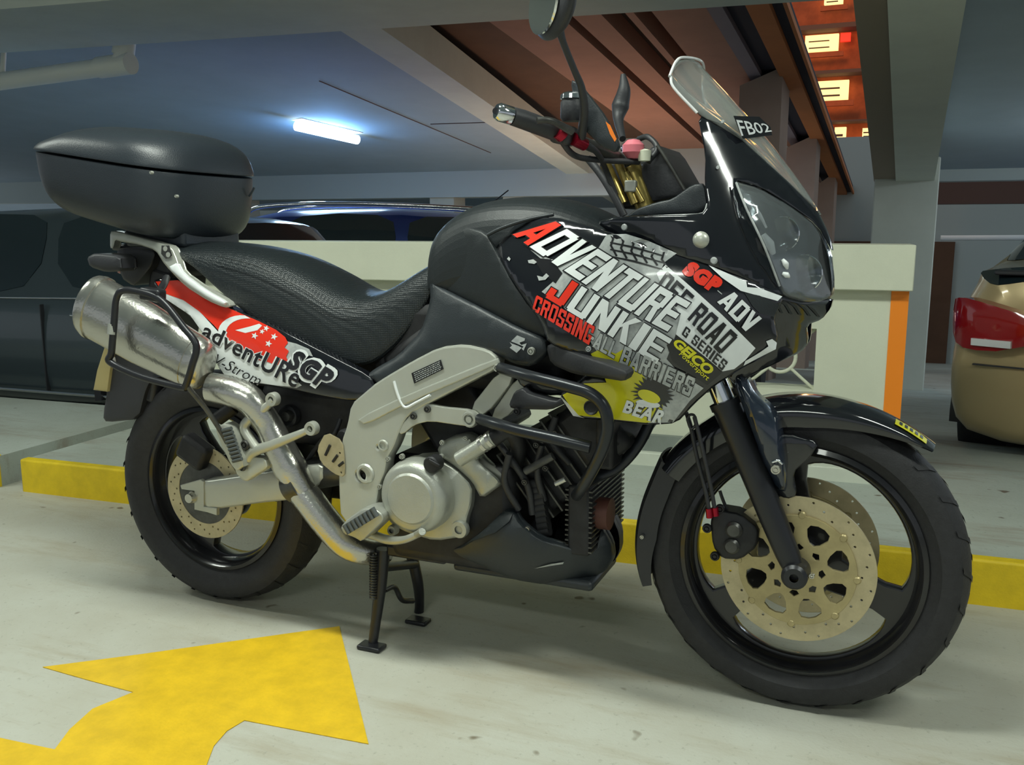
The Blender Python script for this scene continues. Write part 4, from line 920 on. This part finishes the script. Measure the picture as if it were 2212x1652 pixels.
# fender
def sector(name, prof, a0, a1, m_, n=60, taper=0):
    vs = []; fs = []; K_ = len(prof)
    for i in range(n+1):
        t = i/n; a = math.radians(a0+(a1-a0)*t)
        e = max(0, 1-t/.42) if taper & 1 else 0; e2 = max(0, (t-.6)/.4) if taper & 2 else 0
        for r, h in prof:
            lift = .010*max(0, 1-t/.3)**2
            hh = h*(1-.38*e*e)*(1-.25*e2*e2); r_ = r+lift+(max(0, .350-r))*(.9*e**1.3+.5*e2)
            vs.append((FWH[0]+r_*math.cos(a), hh, FWH[2]+r_*math.sin(a)))
    for i in range(n):
        for k in range(K_): k2 = (k+1) % K_; fs.append((i*K_+k, i*K_+k2, (i+1)*K_+k2, (i+1)*K_+k))
    fs.append(tuple(range(K_))); fs.append(tuple(n*K_+k for k in range(K_)))
    return mesh(name, vs, fs, m_, BK, 50)
pr = [(.298, -.074), (.320, -.078), (.338, -.074), (.349, -.060), (.354, -.03), (.3555, 0), (.354, .03), (.349, .060), (.338, .074), (.320, .078), (.298, .074), (.320, .0745), (.336, .071), (.346, .058), (.351, 0), (.346, -.058), (.336, -.071), (.320, -.0745)]
fd = sector('front_fender', pr, 48, 148, M['gloss'], taper=1)
pr2 = [(.300, -.066), (.343, -.066), (.352, -.05), (.3555, -.03), (.3565, 0), (.3555, .03), (.352, .05), (.343, .066), (.300, .066), (.340, .062), (.349, .045), (.352, 0), (.349, -.045), (.340, -.062)]
fe = sector('fender_extension', pr2, 146, 197, M['blackplastic'], n=30, taper=2)
fz = lambda u, v, off=0: P(u, v, -.045+ (u-1910)*.0006 - off)
def fend(angd, y, r=.3575): a = math.radians(angd); return Vector((FWH[0]+(r+.010*max(0, 1-((angd-41)/107)/.3)**2)*math.cos(a), y, FWH[2]+(r+.010*max(0, 1-((angd-41)/107)/.3)**2)*math.sin(a)))
def fendpatch(name, a0, a1, y0, y1, m_, r=.3572):
    vs = []; fs = []; n = 8
    for i in range(n+1):
        for j in range(7):
            y = y0+(y1-y0)*j/6; rr = r-.0015*(abs(y)/.03)**2 if abs(y) < .03 else r-.0015-.005*((abs(y)-.03)/.03)**1.5
            vs.append(fend(a0+(a1-a0)*i/n, y, rr+.001))
    for i in range(n):
        for j in range(6): q = i*7+j; fs.append((q, q+1, q+8, q+7))
    return mesh(name, vs, fs, m_, fd, 60, fix=False)
fendpatch('yellow_sticker', 51, 62, -.046, -.006, M['dyellow'])
for k in range(5): fendpatch('sticker_print', 52.5+k*1.8, 53.5+k*1.8, -.036, -.016, M['dblack'], .3582)
bolt(1388, 1158, -.068, .005, M['steel'], fe)
# front caliper and lines
cp = panel('front_caliper', [(1534, 1120), (1552, 1100), (1600, 1108), (1640, 1140), (1636, 1180), (1600, 1208), (1560, 1206), (1540, 1180)], -.108, M['engine'], BK, th=.045, r=.010, rpx=12)[0]
for u, v, r in ((1585, 1145, .018), (1580, 1180, .017)): lathe('piston_cap', [(0, -.006), (r*.7, -.006), (r, 0), (r, .008), (0, .008)], P(u, v, -.112), M['darksteel'], cp, 20)
for u, v in ((1528, 1140), (1545, 1200), (1556, 1098)): bolt(u, v, -.10, .010, M['engine'], cp)
ln = tube('brake_line', pts([(1478, 880, -.11), (1492, 920, -.12), (1505, 985, -.12), (1524, 1060, -.12), (1532, 1105, -.12)]), .0045, M['blackplastic'], BK, 8)
tube('brake_line', pts([(1500, 900, -.13), (1515, 960, -.13), (1535, 1050, -.12), (1545, 1105, -.115)]), .0045, M['blackplastic'], BK, 8)
rod('line_fitting', P(1531, 1098, -.12), P(1533, 1118, -.12), .007, M['anodred'], ln, 10)
rod('line_fitting', P(1544, 1096, -.115), P(1546, 1114, -.115), .007, M['anodred'], ln, 10)
tube('wire_guide', pts([(1484, 905, -.13), (1492, 925, -.13), (1503, 916, -.13), (1500, 898, -.13), (1490, 896, -.13), (1484, 905, -.13)]), .003, M['blackplastic'], ln, 6)
tube('speed_cable', pts([(1555, 1060, -.09), (1560, 1075, -.09), (1570, 1100, -.09)]), .004, M['blackplastic'], BK, 6)

# ---- crash bars
cbm = mat('crash_bar_black', (.02, .023, .028), .28, .3)
cb = tube('crash_bar', pts([(1082, 795, -.205), (1110, 803, -.24), (1160, 817, -.27), (1230, 835, -.285), (1275, 850, -.29), (1304, 878, -.29), (1313, 920, -.285), (1303, 965, -.27), (1282, 1010, -.24), (1258, 1052, -.20), (1245, 1070, -.17)]), .0125, cbm, BK, 14)
tube('crash_bar_brace', pts([(1036, 905, -.20), (1070, 915, -.235), (1120, 930, -.255), (1200, 948, -.265), (1275, 966, -.26)]), .0125, cbm, cb, 14)
tube('crash_bar_stay', pts([(1405, 910, -.06), (1385, 950, -.07), (1360, 985, -.08), (1330, 1012, -.09), (1290, 1030, -.12), (1262, 1046, -.16)]), .0125, cbm, cb, 14)
tube('far_crash_bar', [Vector((p.x, -p.y, p.z)) for p in pts([(1082, 795, -.205), (1110, 803, -.24), (1230, 835, -.285), (1304, 878, -.29), (1303, 965, -.27), (1258, 1052, -.20)])], .0125, cbm, cb, 12)
panel('bar_mount', [(1100, 872), (1112, 845), (1130, 838), (1142, 850), (1200, 866), (1214, 858), (1232, 842), (1246, 850), (1220, 872), (1190, 885), (1140, 884), (1104, 882)], -.2, M['blackplastic'], BK, th=.03, r=.006, rpx=7)
panel('air_duct', [(1115, 800), (1200, 806), (1240, 838), (1200, 856), (1140, 846), (1118, 828)], -.17, M['gloss'], BK, th=.05, r=.01, rpx=10)
bolt(1118, 888, -.2, .008, M['engine'], BK)
# front indicator
panel('front_indicator', [(1180, 748), (1196, 740), (1235, 758), (1352, 798), (1358, 808), (1350, 824), (1300, 816), (1240, 808), (1190, 786)], [(1190, 750, -.215), (1352, 805, -.34), (1200, 786, -.22)], M['blackplastic'], BK, th=.04, r=.012, rpx=13, mirror=True)

# ---- side fairing and its lettering
fp_ = [(1052, 512), (1108, 482), (1190, 466), (1290, 492), (1380, 520), (1450, 546), (1540, 572), (1620, 604), (1696, 640), (1672, 684), (1682, 735), (1650, 768), (1592, 802), (1540, 836), (1500, 872), (1462, 914), (1400, 918), (1330, 910), (1240, 903), (1205, 852), (1250, 822), (1275, 792), (1262, 772), (1184, 742), (1172, 700), (1110, 612)]
sf_, fs_ = panel('side_fairing', fp_, [(1052, 512, -.17), (1190, 468, -.152), (1110, 612, -.192), (1184, 742, -.203), (1400, 700, -.275), (1300, 600, -.245), (1450, 546, -.225), (1540, 572, -.215), (1696, 640, -.172), (1682, 735, -.165), (1600, 690, -.235), (1540, 836, -.19), (1462, 914, -.20), (1400, 918, -.215), (1240, 903, -.225), (1330, 800, -.262), (1240, 520, -.20)],
                M['gloss'], BK, th=.012, r=.010, rpx=9, mirror=True, step=16)
def D(name, lp, m_, off=.0014):
    for l_ in lp: decal(name, [l_], fs_, M[m_], sf_, off)
# light torn backing behind the words
D('torn_backing', [[(1310, 507), (1352, 505), (1400, 520), (1462, 547), (1436, 566), (1424, 590), (1440, 600), (1452, 640), (1480, 680), (1462, 715), (1452, 745), (1440, 775), (1462, 800), (1500, 826), (1520, 838), (1490, 866), (1454, 912), (1400, 914), (1380, 860), (1350, 800), (1290, 760), (1250, 700), (1215, 660), (1170, 630), (1208, 596), (1200, 570), (1170, 560), (1146, 540), (1190, 560), (1240, 560), (1290, 540)]], 'dgrey')
D('black_backing', [[(1148, 556), (1190, 560), (1215, 590), (1200, 612), (1172, 590), (1160, 570)], [(1440, 745), (1466, 725), (1500, 752), (1560, 805), (1528, 832), (1486, 806), (1452, 780)]], 'dblack', .0020)
D('white_sheet', [[(1418, 590), (1438, 572), (1500, 626), (1560, 680), (1632, 752), (1610, 778), (1586, 797), (1561, 802), (1520, 768), (1460, 722), (1470, 680), (1440, 640)]], 'dwhite', .0022)
D('yellow_patch', [[(1276, 764), (1300, 752), (1330, 764), (1350, 752), (1358, 776), (1392, 815), (1408, 850), (1432, 872), (1428, 908), (1395, 913), (1330, 906), (1250, 897), (1228, 872), (1215, 853), (1262, 828), (1310, 826), (1300, 800)]], 'dyellow', .0024)
D('white_tail', [[(1207, 852), (1228, 872), (1250, 897), (1262, 903), (1238, 898)]], 'dwhite', .0024)
D('white_edging', [[(1655, 737), (1668, 732), (1678, 740), (1676, 754), (1650, 767), (1606, 790), (1610, 780), (1640, 762), (1660, 748)], [(1530, 572), (1612, 608), (1614, 620), (1640, 622), (1690, 640), (1680, 650), (1600, 628), (1560, 600)]], 'dwhite', .0024)
D('scoop', [[(1608, 632), (1640, 638), (1684, 658), (1672, 684), (1640, 676), (1626, 662)]], 'tankgrey', .0024)
# vent at the fairing's front edge, shattered shards on the upper part
for k in range(6):
    u = 1318+k*22; D('shard_line', [[(u, 508+k*5), (u+9, 514+k*6), (u+4, 530+k*6), (u+16, 552+k*5), (u+12, 554+k*5), (u-1, 530+k*6), (u+4, 516+k*6)]], 'dblack', .0022)
for k in range(3):
    v = 522+k*15; D('shard_line', [[(1318, v), (1370, v+10), (1430, v+28), (1432, v+31), (1368, v+14), (1318, v+3)]], 'dblack', .0022)
D('chips', [[(1099+a*4, 559+b*5) for a, b in ((-1, 0), (0, -1), (1, 0), (.3, 1))], [(1140, 562), (1152, 560), (1160, 566), (1154, 570), (1142, 568)], [(1160, 595), (1172, 598), (1180, 590), (1186, 596), (1178, 604), (1164, 606)]], 'dgrey', .0024)
Sl_, Sr_, St_, Sb_, Sm_ = (0, 0, .31, 1), (.69, 0, 1, 1), (0, .82, 1, 1), (0, 0, 1, .18), (0, .42, .9, .58)
GL = {'A': [((0, 0), (.29, 0), (.62, 1), (.30, 1)), ((.71, 0), (1, 0), (.70, 1), (.38, 1)), (.2, .2, .8, .38)], 'B': [Sl_, (0, .82, .86, 1), Sm_, (0, 0, .88, .18), (.66, .54, .96, .93), (.69, .07, 1, .50)],
 'C': [(0, .07, .31, .93), (.07, .82, .93, 1), (.07, 0, .93, .18), (.69, .62, 1, .93), (.69, .07, 1, .38)], 'D': [Sl_, (0, .82, .88, 1), (0, 0, .88, .18), (.69, .07, 1, .93)], 'E': [Sl_, St_, Sm_, Sb_], 'F': [Sl_, St_, Sm_],
 'G': [(0, .07, .31, .93), (.07, .82, .93, 1), (.07, 0, 1, .18), (.69, .64, 1, .93), (.69, 0, 1, .5), (.5, .36, 1, .5)], 'I': [(0, 0, 1, 1)], 'J': [(.60, .08, .95, 1), (.06, 0, .88, .2), (0, .08, .32, .42)],
 'K': [Sl_, ((.22, .36), (.36, .66), (.66, 1), (1, 1)), ((.34, .62), (.60, .66), (1, 0), (.66, 0))], 'L': [Sl_, Sb_], 'N': [Sl_, Sr_, ((0, 1), (.34, 1), (1, 0), (.66, 0))], 'O': [(0, .07, .31, .93), (.69, .07, 1, .93), (.07, .82, .93, 1), (.07, 0, .93, .18)],
 'P': [Sl_, (0, .82, .9, 1), (0, .40, .9, .56), (.69, .46, 1, .93)], 'R': [Sl_, (0, .82, .9, 1), (0, .42, .88, .58), (.69, .5, 1, .93), ((.5, .5), (.80, .5), (1, 0), (.68, 0))],
 'S': [(.05, .82, .95, 1), (.05, 0, .95, .18), (0, .48, .31, .93), (.69, .07, 1, .54), ((0, .56), (.1, .66), (1, .46), (.9, .34)), (.69, .66, 1, .93), (0, .07, .31, .34)], 'T': [(.34, 0, .67, 1), St_], 'U': [(0, .07, .31, 1), (.69, .07, 1, 1), (.07, 0, .93, .18)],
 'V': [((0, 1), (.32, 1), (.62, 0), (.30, 0)), ((1, 1), (.68, 1), (.38, 0), (.70, 0))], '-': [(.1, .36, .9, .56)], ' ': []}
def block(s, q, cols, edge='dblack', gap=.13, e=.05, off=.0034, grow=None):
    ws_ = [{'I': .40, '-': .5, ' ': .45}.get(c, 1) for c in s]; tot = sum(ws_)+gap*(len(s)-1); x = 0
    tl_, tr_, br_, bl_ = [Vector(p) for p in q]
    def mp(a, c):
        t = tl_.lerp(tr_, a); u = bl_.lerp(br_, a)
        if grow: w = Vector(grow)*(4*a*(1-a)); t = t+w*.5; u = u+w
        p = u.lerp(t, c); return (p.x, p.y)
    for i, ch in enumerate(s):
        col = cols if isinstance(cols, str) else cols[i]
        for lay, (ee, mm) in enumerate((((e, edge), (0, col)) if edge else ((0, col),))):
            lps = []
            for g in GL[ch]:
                if len(g) == 4 and not isinstance(g[0], tuple): g = ((g[0]-ee, g[1]-ee*.7), (g[2]+ee, g[1]-ee*.7), (g[2]+ee, g[3]+ee*.7), (g[0]-ee, g[3]+ee*.7))
                elif ee: cx = sum(p[0] for p in g)/4; cy = sum(p[1] for p in g)/4; g = tuple((p[0]+math.copysign(ee, p[0]-cx), p[1]+math.copysign(ee*.7, p[1]-cy)) for p in g)
                lps.append([mp((x+p[0]*ws_[i])/tot, p[1]) for p in g])
            if lps: decal('letter', lps, fs_, M[mm], sf_, off+.0011*lay+(.0003 if lay else 0), 22)
        x += ws_[i]+gap
def word(s, q, mm, off, bold, shear=0, grow=None, spacing=1.0): return text('lettering', s, q, fs_, M[mm], sf_, off, bold, shear, 22, spacing, grow)
def two(s, q, mm, edge, bold=.05, e=.045, **k):
    word(s, q, edge, .0034, bold+e, **k); word(s, q, mm, .0044, bold, **k)
block('ADVENTURE', [(1191, 472), (1492, 654), (1442, 716), (1107, 506)], ['red']+['dwhite']*8, grow=(-2, 8), gap=.10)
block('JUNKIE', [(1212, 591), (1452, 733), (1418, 785), (1176, 641)], ['red']+['dwhite']*5, gap=.12)
block('CROSSING', [(1159, 637), (1286, 706), (1272, 745), (1149, 669)], 'red', gap=.16)
block('-ALL', [(1284, 712), (1338, 742), (1326, 775), (1270, 743)], 'dgrey', gap=.16)
block('BARRIERS', [(1350, 747), (1503, 818), (1489, 857), (1337, 784)], 'dgrey', gap=.18, e=.07)
block('OFF ROAD', [(1441, 585), (1596, 726), (1556, 766), (1418, 618)], 'dblack', edge=None, gap=.2, off=.0042)
block('G SERIES', [(1482, 704), (1573, 782), (1560, 801), (1472, 722)], 'dblack', edge=None, gap=.24, off=.0042)
word('GEICO', [(1464, 728), (1545, 795), (1530, 813), (1452, 744)], 'dyellow', .0046, .05, .2)
word('Powersport', [(1472, 758), (1534, 814), (1526, 826), (1464, 768)], 'dyellow', .0046, .012, .2)
two('SGP', [(1494, 562), (1566, 606), (1542, 636), (1470, 588)], 'red', 'dblack', .085, .03, spacing=1.15)
block('-', [(1552, 622), (1564, 632), (1558, 640), (1546, 630)], 'dgrey', edge=None)
block('ADV', [(1580, 625), (1646, 688), (1617, 722), (1549, 652)], 'dwhite', gap=.12)
# round shaggy badge with a yellow oval, and its word
sp = []
for k in range(52):
    a = 2*PI*k/52; r = (50 if k % 2 else 36)+random.uniform(-5, 4); sp.append((1410+r*.95*math.cos(a), 850+r*.78*math.sin(a)))
D('badge', [sp], 'dblack', .0034)
D('badge_oval', [[(1402+24*math.cos(a)*1.0+4*math.sin(a), 856+14*math.sin(a)+5*math.cos(a)) for a in [2*PI*k/20 for k in range(20)]]], 'dyellow', .0042)
D('badge_light', [[(1400+26*math.cos(a), 872+8*math.sin(a)+4*math.cos(a)) for a in [2*PI*k/16 for k in range(16)]]], 'dwhite', .0038)
two('BEAR', [(1354, 864), (1444, 890), (1428, 918), (1344, 890)], 'dwhite', 'dblack', .04, .05, spacing=1.15)
lathe('fairing_bolt', [(0, -.002), (.010, -.002), (.014, -.006), (.016, 0), (0, .004)], fs_(1277, 880, .004), M['engine'], sf_, 18)
bolt(1273, 753, -.249, .006, M['dgrey'], sf_)

# ---- nose: cowl, headlight, beak
cw, cs_ = panel('front_cowl', [(1288, 480), (1330, 467), (1515, 463), (1529, 446), (1522, 395), (1524, 335), (1506, 246), (1560, 268), (1592, 290), (1650, 345), (1700, 390), (1764, 452), (1792, 508), (1800, 548), (1766, 486), (1702, 440), (1640, 404), (1584, 388), (1612, 456), (1650, 536), (1680, 612), (1692, 642), (1620, 608), (1540, 576), (1450, 550), (1380, 524), (1320, 506)],
      [(1288, 480, -.17), (1506, 250, -.165), (1524, 335, -.176), (1584, 388, -.178), (1692, 642, -.166), (1650, 536, -.176), (1792, 508, -.01), (1800, 548, -.01), (1592, 290, -.12), (1650, 345, -.085), (1700, 390, -.055), (1764, 452, -.02), (1440, 545, -.215), (1515, 463, -.19), (1700, 440, -.10)], M['gloss'], BK, th=.012, r=.006, rpx=7, mirror=True, step=24)
for u, v, r in ((1349, 491, .007), (1561, 251+12, .004), (1551, 362, .004), (1542, 563, .007)): lathe('cowl_screw', [(0, -.004), (r*.7, -.004), (r, 0), (0, .003)], cs_(u, v, .001), M['dgrey'], cw, 14)
lathe('cowl_button', [(0, -.010), (.008, -.009), (.014, -.004), (.016, 0), (0, .003)], cs_(1514, 518, .001), M['alu'], cw, 20)
hp_ = [(1584, 390), (1640, 406), (1702, 442), (1766, 488), (1797, 545), (1803, 600), (1801, 640), (1770, 652), (1735, 652), (1692, 640), (1680, 612), (1650, 536), (1612, 456)]
hc = [(1584, 390, -.180), (1692, 640, -.168), (1650, 536, -.178), (1766, 488, -.03), (1800, 560, -.012), (1801, 640, -.015), (1702, 442, -.098), (1740, 652, -.115), (1720, 550, -.14)]
bk_ = panel('headlight_reflector', [(u*.985+25.8, v*.985+8) for u, v in hp_], [(a, b, c+.035) for a, b, c in hc], M['reflector'], BK, th=.01, r=.01, rpx=9, mirror=True)[0]
hl, hs = panel('headlight', hp_, hc, M['lens'], BK, th=.004, r=.012, rpx=11, mirror=True, step=20)
for pth in ([(1595, 398), (1610, 425), (1640, 480)], [(1602, 400), (1626, 412), (1650, 430)]): pass
tube('headlight_edge', [hs(u, v, .003) for u, v in ((1590, 394), (1612, 450), (1650, 530), (1684, 618))], .0022, M['dgrey'], hl, 6)
for q in (((1622, 436), (1655, 492), .004), ((1648, 506), (1670, 548), .010), ((1690, 560), (1700, 580), .006), ((1690, 590), (1704, 598), .006)):
    tube('headlight_glint', [P(*q[0], -.165), P((q[0][0]+q[1][0])/2+2, (q[0][1]+q[1][1])/2, -.163), P(*q[1], -.155)], [q[2]*.5, q[2], q[2]*.5], M['dwhite'], hl, 8)  # white slivers painted as bright glints inside the lens
for (u, v, r, y) in ((1690, 505, .032, -.105), (1735, 590, .036, -.075)):
    lathe('headlight_bowl', [(.004, .02), (r*.5, .014), (r*.85, 0), (r, -.012), (r*1.05, -.010), (r*.9, .006), (r*.5, .02), (.004, .026)], P(u, v, y), M['chrome'], hl, 28, closed_prof=True)
pk, ps = panel('front_beak', [(1612, 606), (1692, 641), (1735, 653), (1801, 644), (1796, 664), (1775, 690), (1742, 702), (1746, 738), (1732, 760), (1682, 782), (1620, 812), (1588, 832), (1566, 806), (1648, 768), (1680, 740), (1670, 690)],
      [(1612, 606, -.175), (1692, 641, -.160), (1801, 644, -.01), (1775, 690, -.02), (1742, 738, -.04), (1732, 760, -.05), (1588, 830, -.12), (1680, 740, -.13), (1670, 690, -.155), (1735, 653, -.11)], M['gloss'], BK, th=.012, r=.008, rpx=9, mirror=True)
for k in range(7):
    u = 1622+k*20; decal('vent_slat', [[(u, 640+k*3), (u+18, 644+k*4), (u+30, 672+k*2), (u+25, 673+k*2), (u+14, 648+k*4)]], ps, M['tankgrey'], pk, .003)
# screen
def rowm(l): a = [P(*q) for q in l]; return a+[Vector((p.x, -p.y, p.z)) for p in a[-2::-1]]
rows = [[(1446, 165, -.168), (1460, 133, -.135), (1478, 124, -.10), (1515, 132, 0)], [(1449, 176, -.170), (1468, 146, -.13), (1490, 137, -.08), (1524, 145, 0)], [(1456, 190, -.172), (1492, 166, -.12), (1520, 158, -.06), (1545, 168, 0)], [(1506, 244, -.17), (1546, 222, -.12), (1578, 222, -.06), (1600, 230, 0)],
        [(1592, 291, -.122), (1622, 276, -.09), (1640, 280, -.045), (1655, 296, 0)], [(1650, 346, -.088), (1672, 340, -.06), (1690, 346, -.03), (1703, 358, 0)], [(1700, 392, -.058), (1716, 392, -.04), (1730, 400, -.02), (1742, 410, 0)], [(1762, 450, -.02), (1768, 455, -.013), (1772, 460, -.006), (1776, 464, 0)]]
ws = loft('windscreen', [rowm(r) for r in rows], M['clear'], BK, closed=False, cap=False, sub=1)
so = ws.modifiers.new('solid', 'SOLIDIFY'); so.thickness = .004
eg = tube('screen_edge', rowm(rows[0]), .0028, M['clearlens'], ws, 8)
tube('screen_edge', pts([(1449, 166, -.165), (1456, 190, -.172), (1506, 244, -.17)]), .0028, M['clearlens'], ws, 8)
yb = yfun([(1592, 255, -.128), (1606, 296, -.118), (1662, 255, -.02), (1672, 285, -.02)])
bs = lambda u, v, off=0: P(u, v, yb(u, v)-.004-off)
pb2 = decal('number_band', [[(1584, 250), (1640, 252), (1664, 274), (1668, 292), (1604, 300)]], bs, M['dblack'], ws, .001)
text('lettering', 'FB02', [(1590, 258), (1658, 268), (1668, 284), (1602, 294)], bs, M['dwhite'], ws, .003, .01)

# ---- cockpit
panel('inner_panel', [(1352, 470), (1372, 452), (1420, 436), (1452, 430), (1496, 398), (1522, 396), (1530, 446), (1514, 464), (1440, 468)], -.165, M['panelgrey'], BK, th=.01, r=.005, rpx=6)
tube('lip_highlight', pts([(1354, 470, -.175), (1440, 466, -.185), (1508, 463, -.19), (1522, 456, -.19), (1528, 440, -.185)]), .0022, M['dgrey'], BK, 8)  # thin highlight along the panel's lip, put in as pale grey
ds = panel('dashboard', [(1388, 352), (1404, 320), (1424, 312), (1480, 408), (1478, 424), (1440, 432), (1400, 440), (1378, 420)], -.10, M['blackplastic'], BK, th=.2, r=.01, rpx=9)[0]
tube('dash_rim', pts([(1420, 314, -.11), (1450, 360, -.11), (1479, 410, -.11)]), .004, M['darksteel'], ds, 8)
panel('fork_crown', [(1290, 348), (1340, 344), (1372, 380), (1392, 430), (1384, 446), (1340, 452), (1318, 400)], -.09, M['engine'], BK, th=.18, r=.01, rpx=9)
for q in ((1308, 356, 1345, 440, .012), (1336, 352, 1372, 440, .009), (1352, 372, 1388, 436, .006)): rod('clamp_tube', P(q[0], q[1], -.115), P(q[2], q[3], -.115), q[4], M['gold'], BK, 14)
box('coolant_cap', *[tuple(P(1362, 402, -.12)+Vector(d)) for d in ((-.012, -.006, -.012), (.012, .012, .012))], M['alu'], BK, .003)
tube('clutch_cable', pts([(1270, 342, -.12), (1300, 380, -.13), (1330, 430, -.14), (1348, 466, -.14)]), .008, M['blackplastic'], BK, 10)
hb = [P(1078, 242, -.415), P(1130, 258, -.38), P(1205, 286, -.32), P(1270, 312, -.24), P(1330, 338, -.14), P(1350, 350, -.06)]
full = hb+[Vector((p.x, -p.y, p.z)) for p in hb[::-1]]
hbar = tube('handlebar', full[1:-1], .0115, M['darksteel'], BK, 14)
for s in (1, -1):
    g_ = [Vector((p.x, p.y*s, p.z)) for p in hb]
    tube('grip', [g_[0].lerp(g_[1], .55), g_[1], g_[1].lerp(g_[2], .95)], [.0165, .0175, .0175], M['blackplastic'], hbar, 16, smooth=False)
    e = tube('bar_end_weight', [g_[0]-(g_[1]-g_[0])*.12, g_[0], g_[0].lerp(g_[1], .5), g_[0].lerp(g_[1], .56)], [.013, .0165, .0165, .0135], M['chrome'], hbar, 18, smooth=False)
    obox('switch_box', g_[2].lerp(g_[3], .2), .04, .05, .036, .2, M['blackplastic'], hbar, .008)
    lv = tube('brake_lever', [g_[2]+Vector((.03, -.01*s, .0)), g_[1]+Vector((.055, 0, -.005)), g_[0].lerp(g_[1], .5)+Vector((.05, 0, -.01))], [.008, .006, .006], M['darksteel'], hbar, 10)
lathe('bar_end_hole', [(0, -.001), (.006, -.001), (.006, .003), (0, .003)], hb[0]-(hb[1]-hb[0])*.125-Vector((0, .0015, 0)), M['dblack'], hbar, 12)
rod('red_adjuster', P(1205, 282, -.335), P(1216, 292, -.325), .015, M['anodred'], hbar, 16)
rod('red_adjuster', P(1238, 300, -.31), P(1262, 312, -.28), .012, M['anodred'], hbar, 16)
lathe('fluid_reservoir', [(0, .0), (.018, .0), (.022, .006), (.022, .034), (.018, .042), (0, .044)], P(1236, 262, -.30), M['blackplastic'], hbar, 22, axis='Z')
lathe('reservoir_cap', [(0, .052), (.016, .052), (.022, .048), (.023, .040), (0, .040)], P(1236, 262, -.30), M['chrome'], hbar, 22, axis='Z')
lathe('key_fob', [(0, -.02), (.012, -.018), (.022, -.006), (.022, .008), (.012, .018), (0, .02)], P(1368, 322, -.13), M['pink'], hbar, 18, axis='Z')
lathe('ignition_knob', [(0, -.014), (.012, -.012), (.014, .008), (0, .012)], P(1392, 334, -.13), M['cream'], hbar, 16, axis='Z')
for q in (((1250, 300, -.28), (1290, 330, -.22), (1310, 370, -.15), (1330, 420, -.13)), ((1210, 300, -.33), (1240, 335, -.28), (1290, 345, -.2), (1380, 350, -.12)), ((1380, 300, -.05), (1400, 296, -.08), (1420, 320, -.1), (1400, 350, -.12))):
    tube('control_cable', pts(q), .006, M['blackplastic'], hbar, 8)
hgd = panel('lever_guard', [(1232, 172), (1250, 178), (1272, 206), (1306, 250), (1338, 312), (1330, 330), (1300, 318), (1262, 280), (1244, 240)], -.31, M['panelgrey'], BK, th=.012, r=.004, rpx=6)[0]
decal('orange_stripe', [[(1308, 262), (1318, 270), (1332, 300), (1328, 306), (1318, 290)]], lambda u, v, off=0: P(u, v, -.312-off), mat('amber', (.9, .22, .02), .3), hgd, .001, 60)  # orange stripe on the guard
# mirrors
def mirror_(s):
    f = lambda p: Vector((p.x, p.y*s, p.z))
    c = P(1190, 6, -.46); R_ = []
    for t, k in ((-.02, .0), (-.02, .55), (-.012, .85), (.0, 1.0), (.01, 1.0), (.024, .88), (.036, .6), (.042, .25), (.043, 0)):
        R_.append([f(c+Vector((t*.75+.0, .075*k*math.cos(a)*1.0, .052*k*math.sin(a)*1.15))+Vector((.066*k*math.cos(a)*-.9, 0, 0))) for a in [2*PI*j/22 for j in range(22)]])
    mh = loft('mirror', R_, M['blackplastic'], BK, sub=1)
    loft('mirror_glass', [[f(c+Vector((-.0165, .06*math.cos(a), .048*math.sin(a)))+Vector((.053*math.cos(a)*-.9, 0, 0))) for a in [2*PI*j/22 for j in range(22)]], [f(c+Vector((-.012, .06*math.cos(a), .048*math.sin(a)))+Vector((.053*math.cos(a)*-.9, 0, 0))) for a in [2*PI*j/22 for j in range(22)]]], M['chrome'], mh, sub=0)
    tube('mirror_stalk', [f(p) for p in pts([(1206, 50, -.455), (1216, 90, -.44), (1240, 150, -.40), (1256, 190, -.37), (1262, 240, -.34), (1256, 296, -.30)])], [.008, .006, .006, .007, .008, .009], M['blackplastic'], mh, 10)
mirror_(1)
# far mirror folded inwards
fmr = tube('folded_mirror', pts([(1346, 160, .30), (1348, 195, .30), (1340, 230, .30), (1336, 260, .28), (1345, 300, .22)]), [.006, .016, .022, .012, .008], M['blackplastic'], BK, 14)
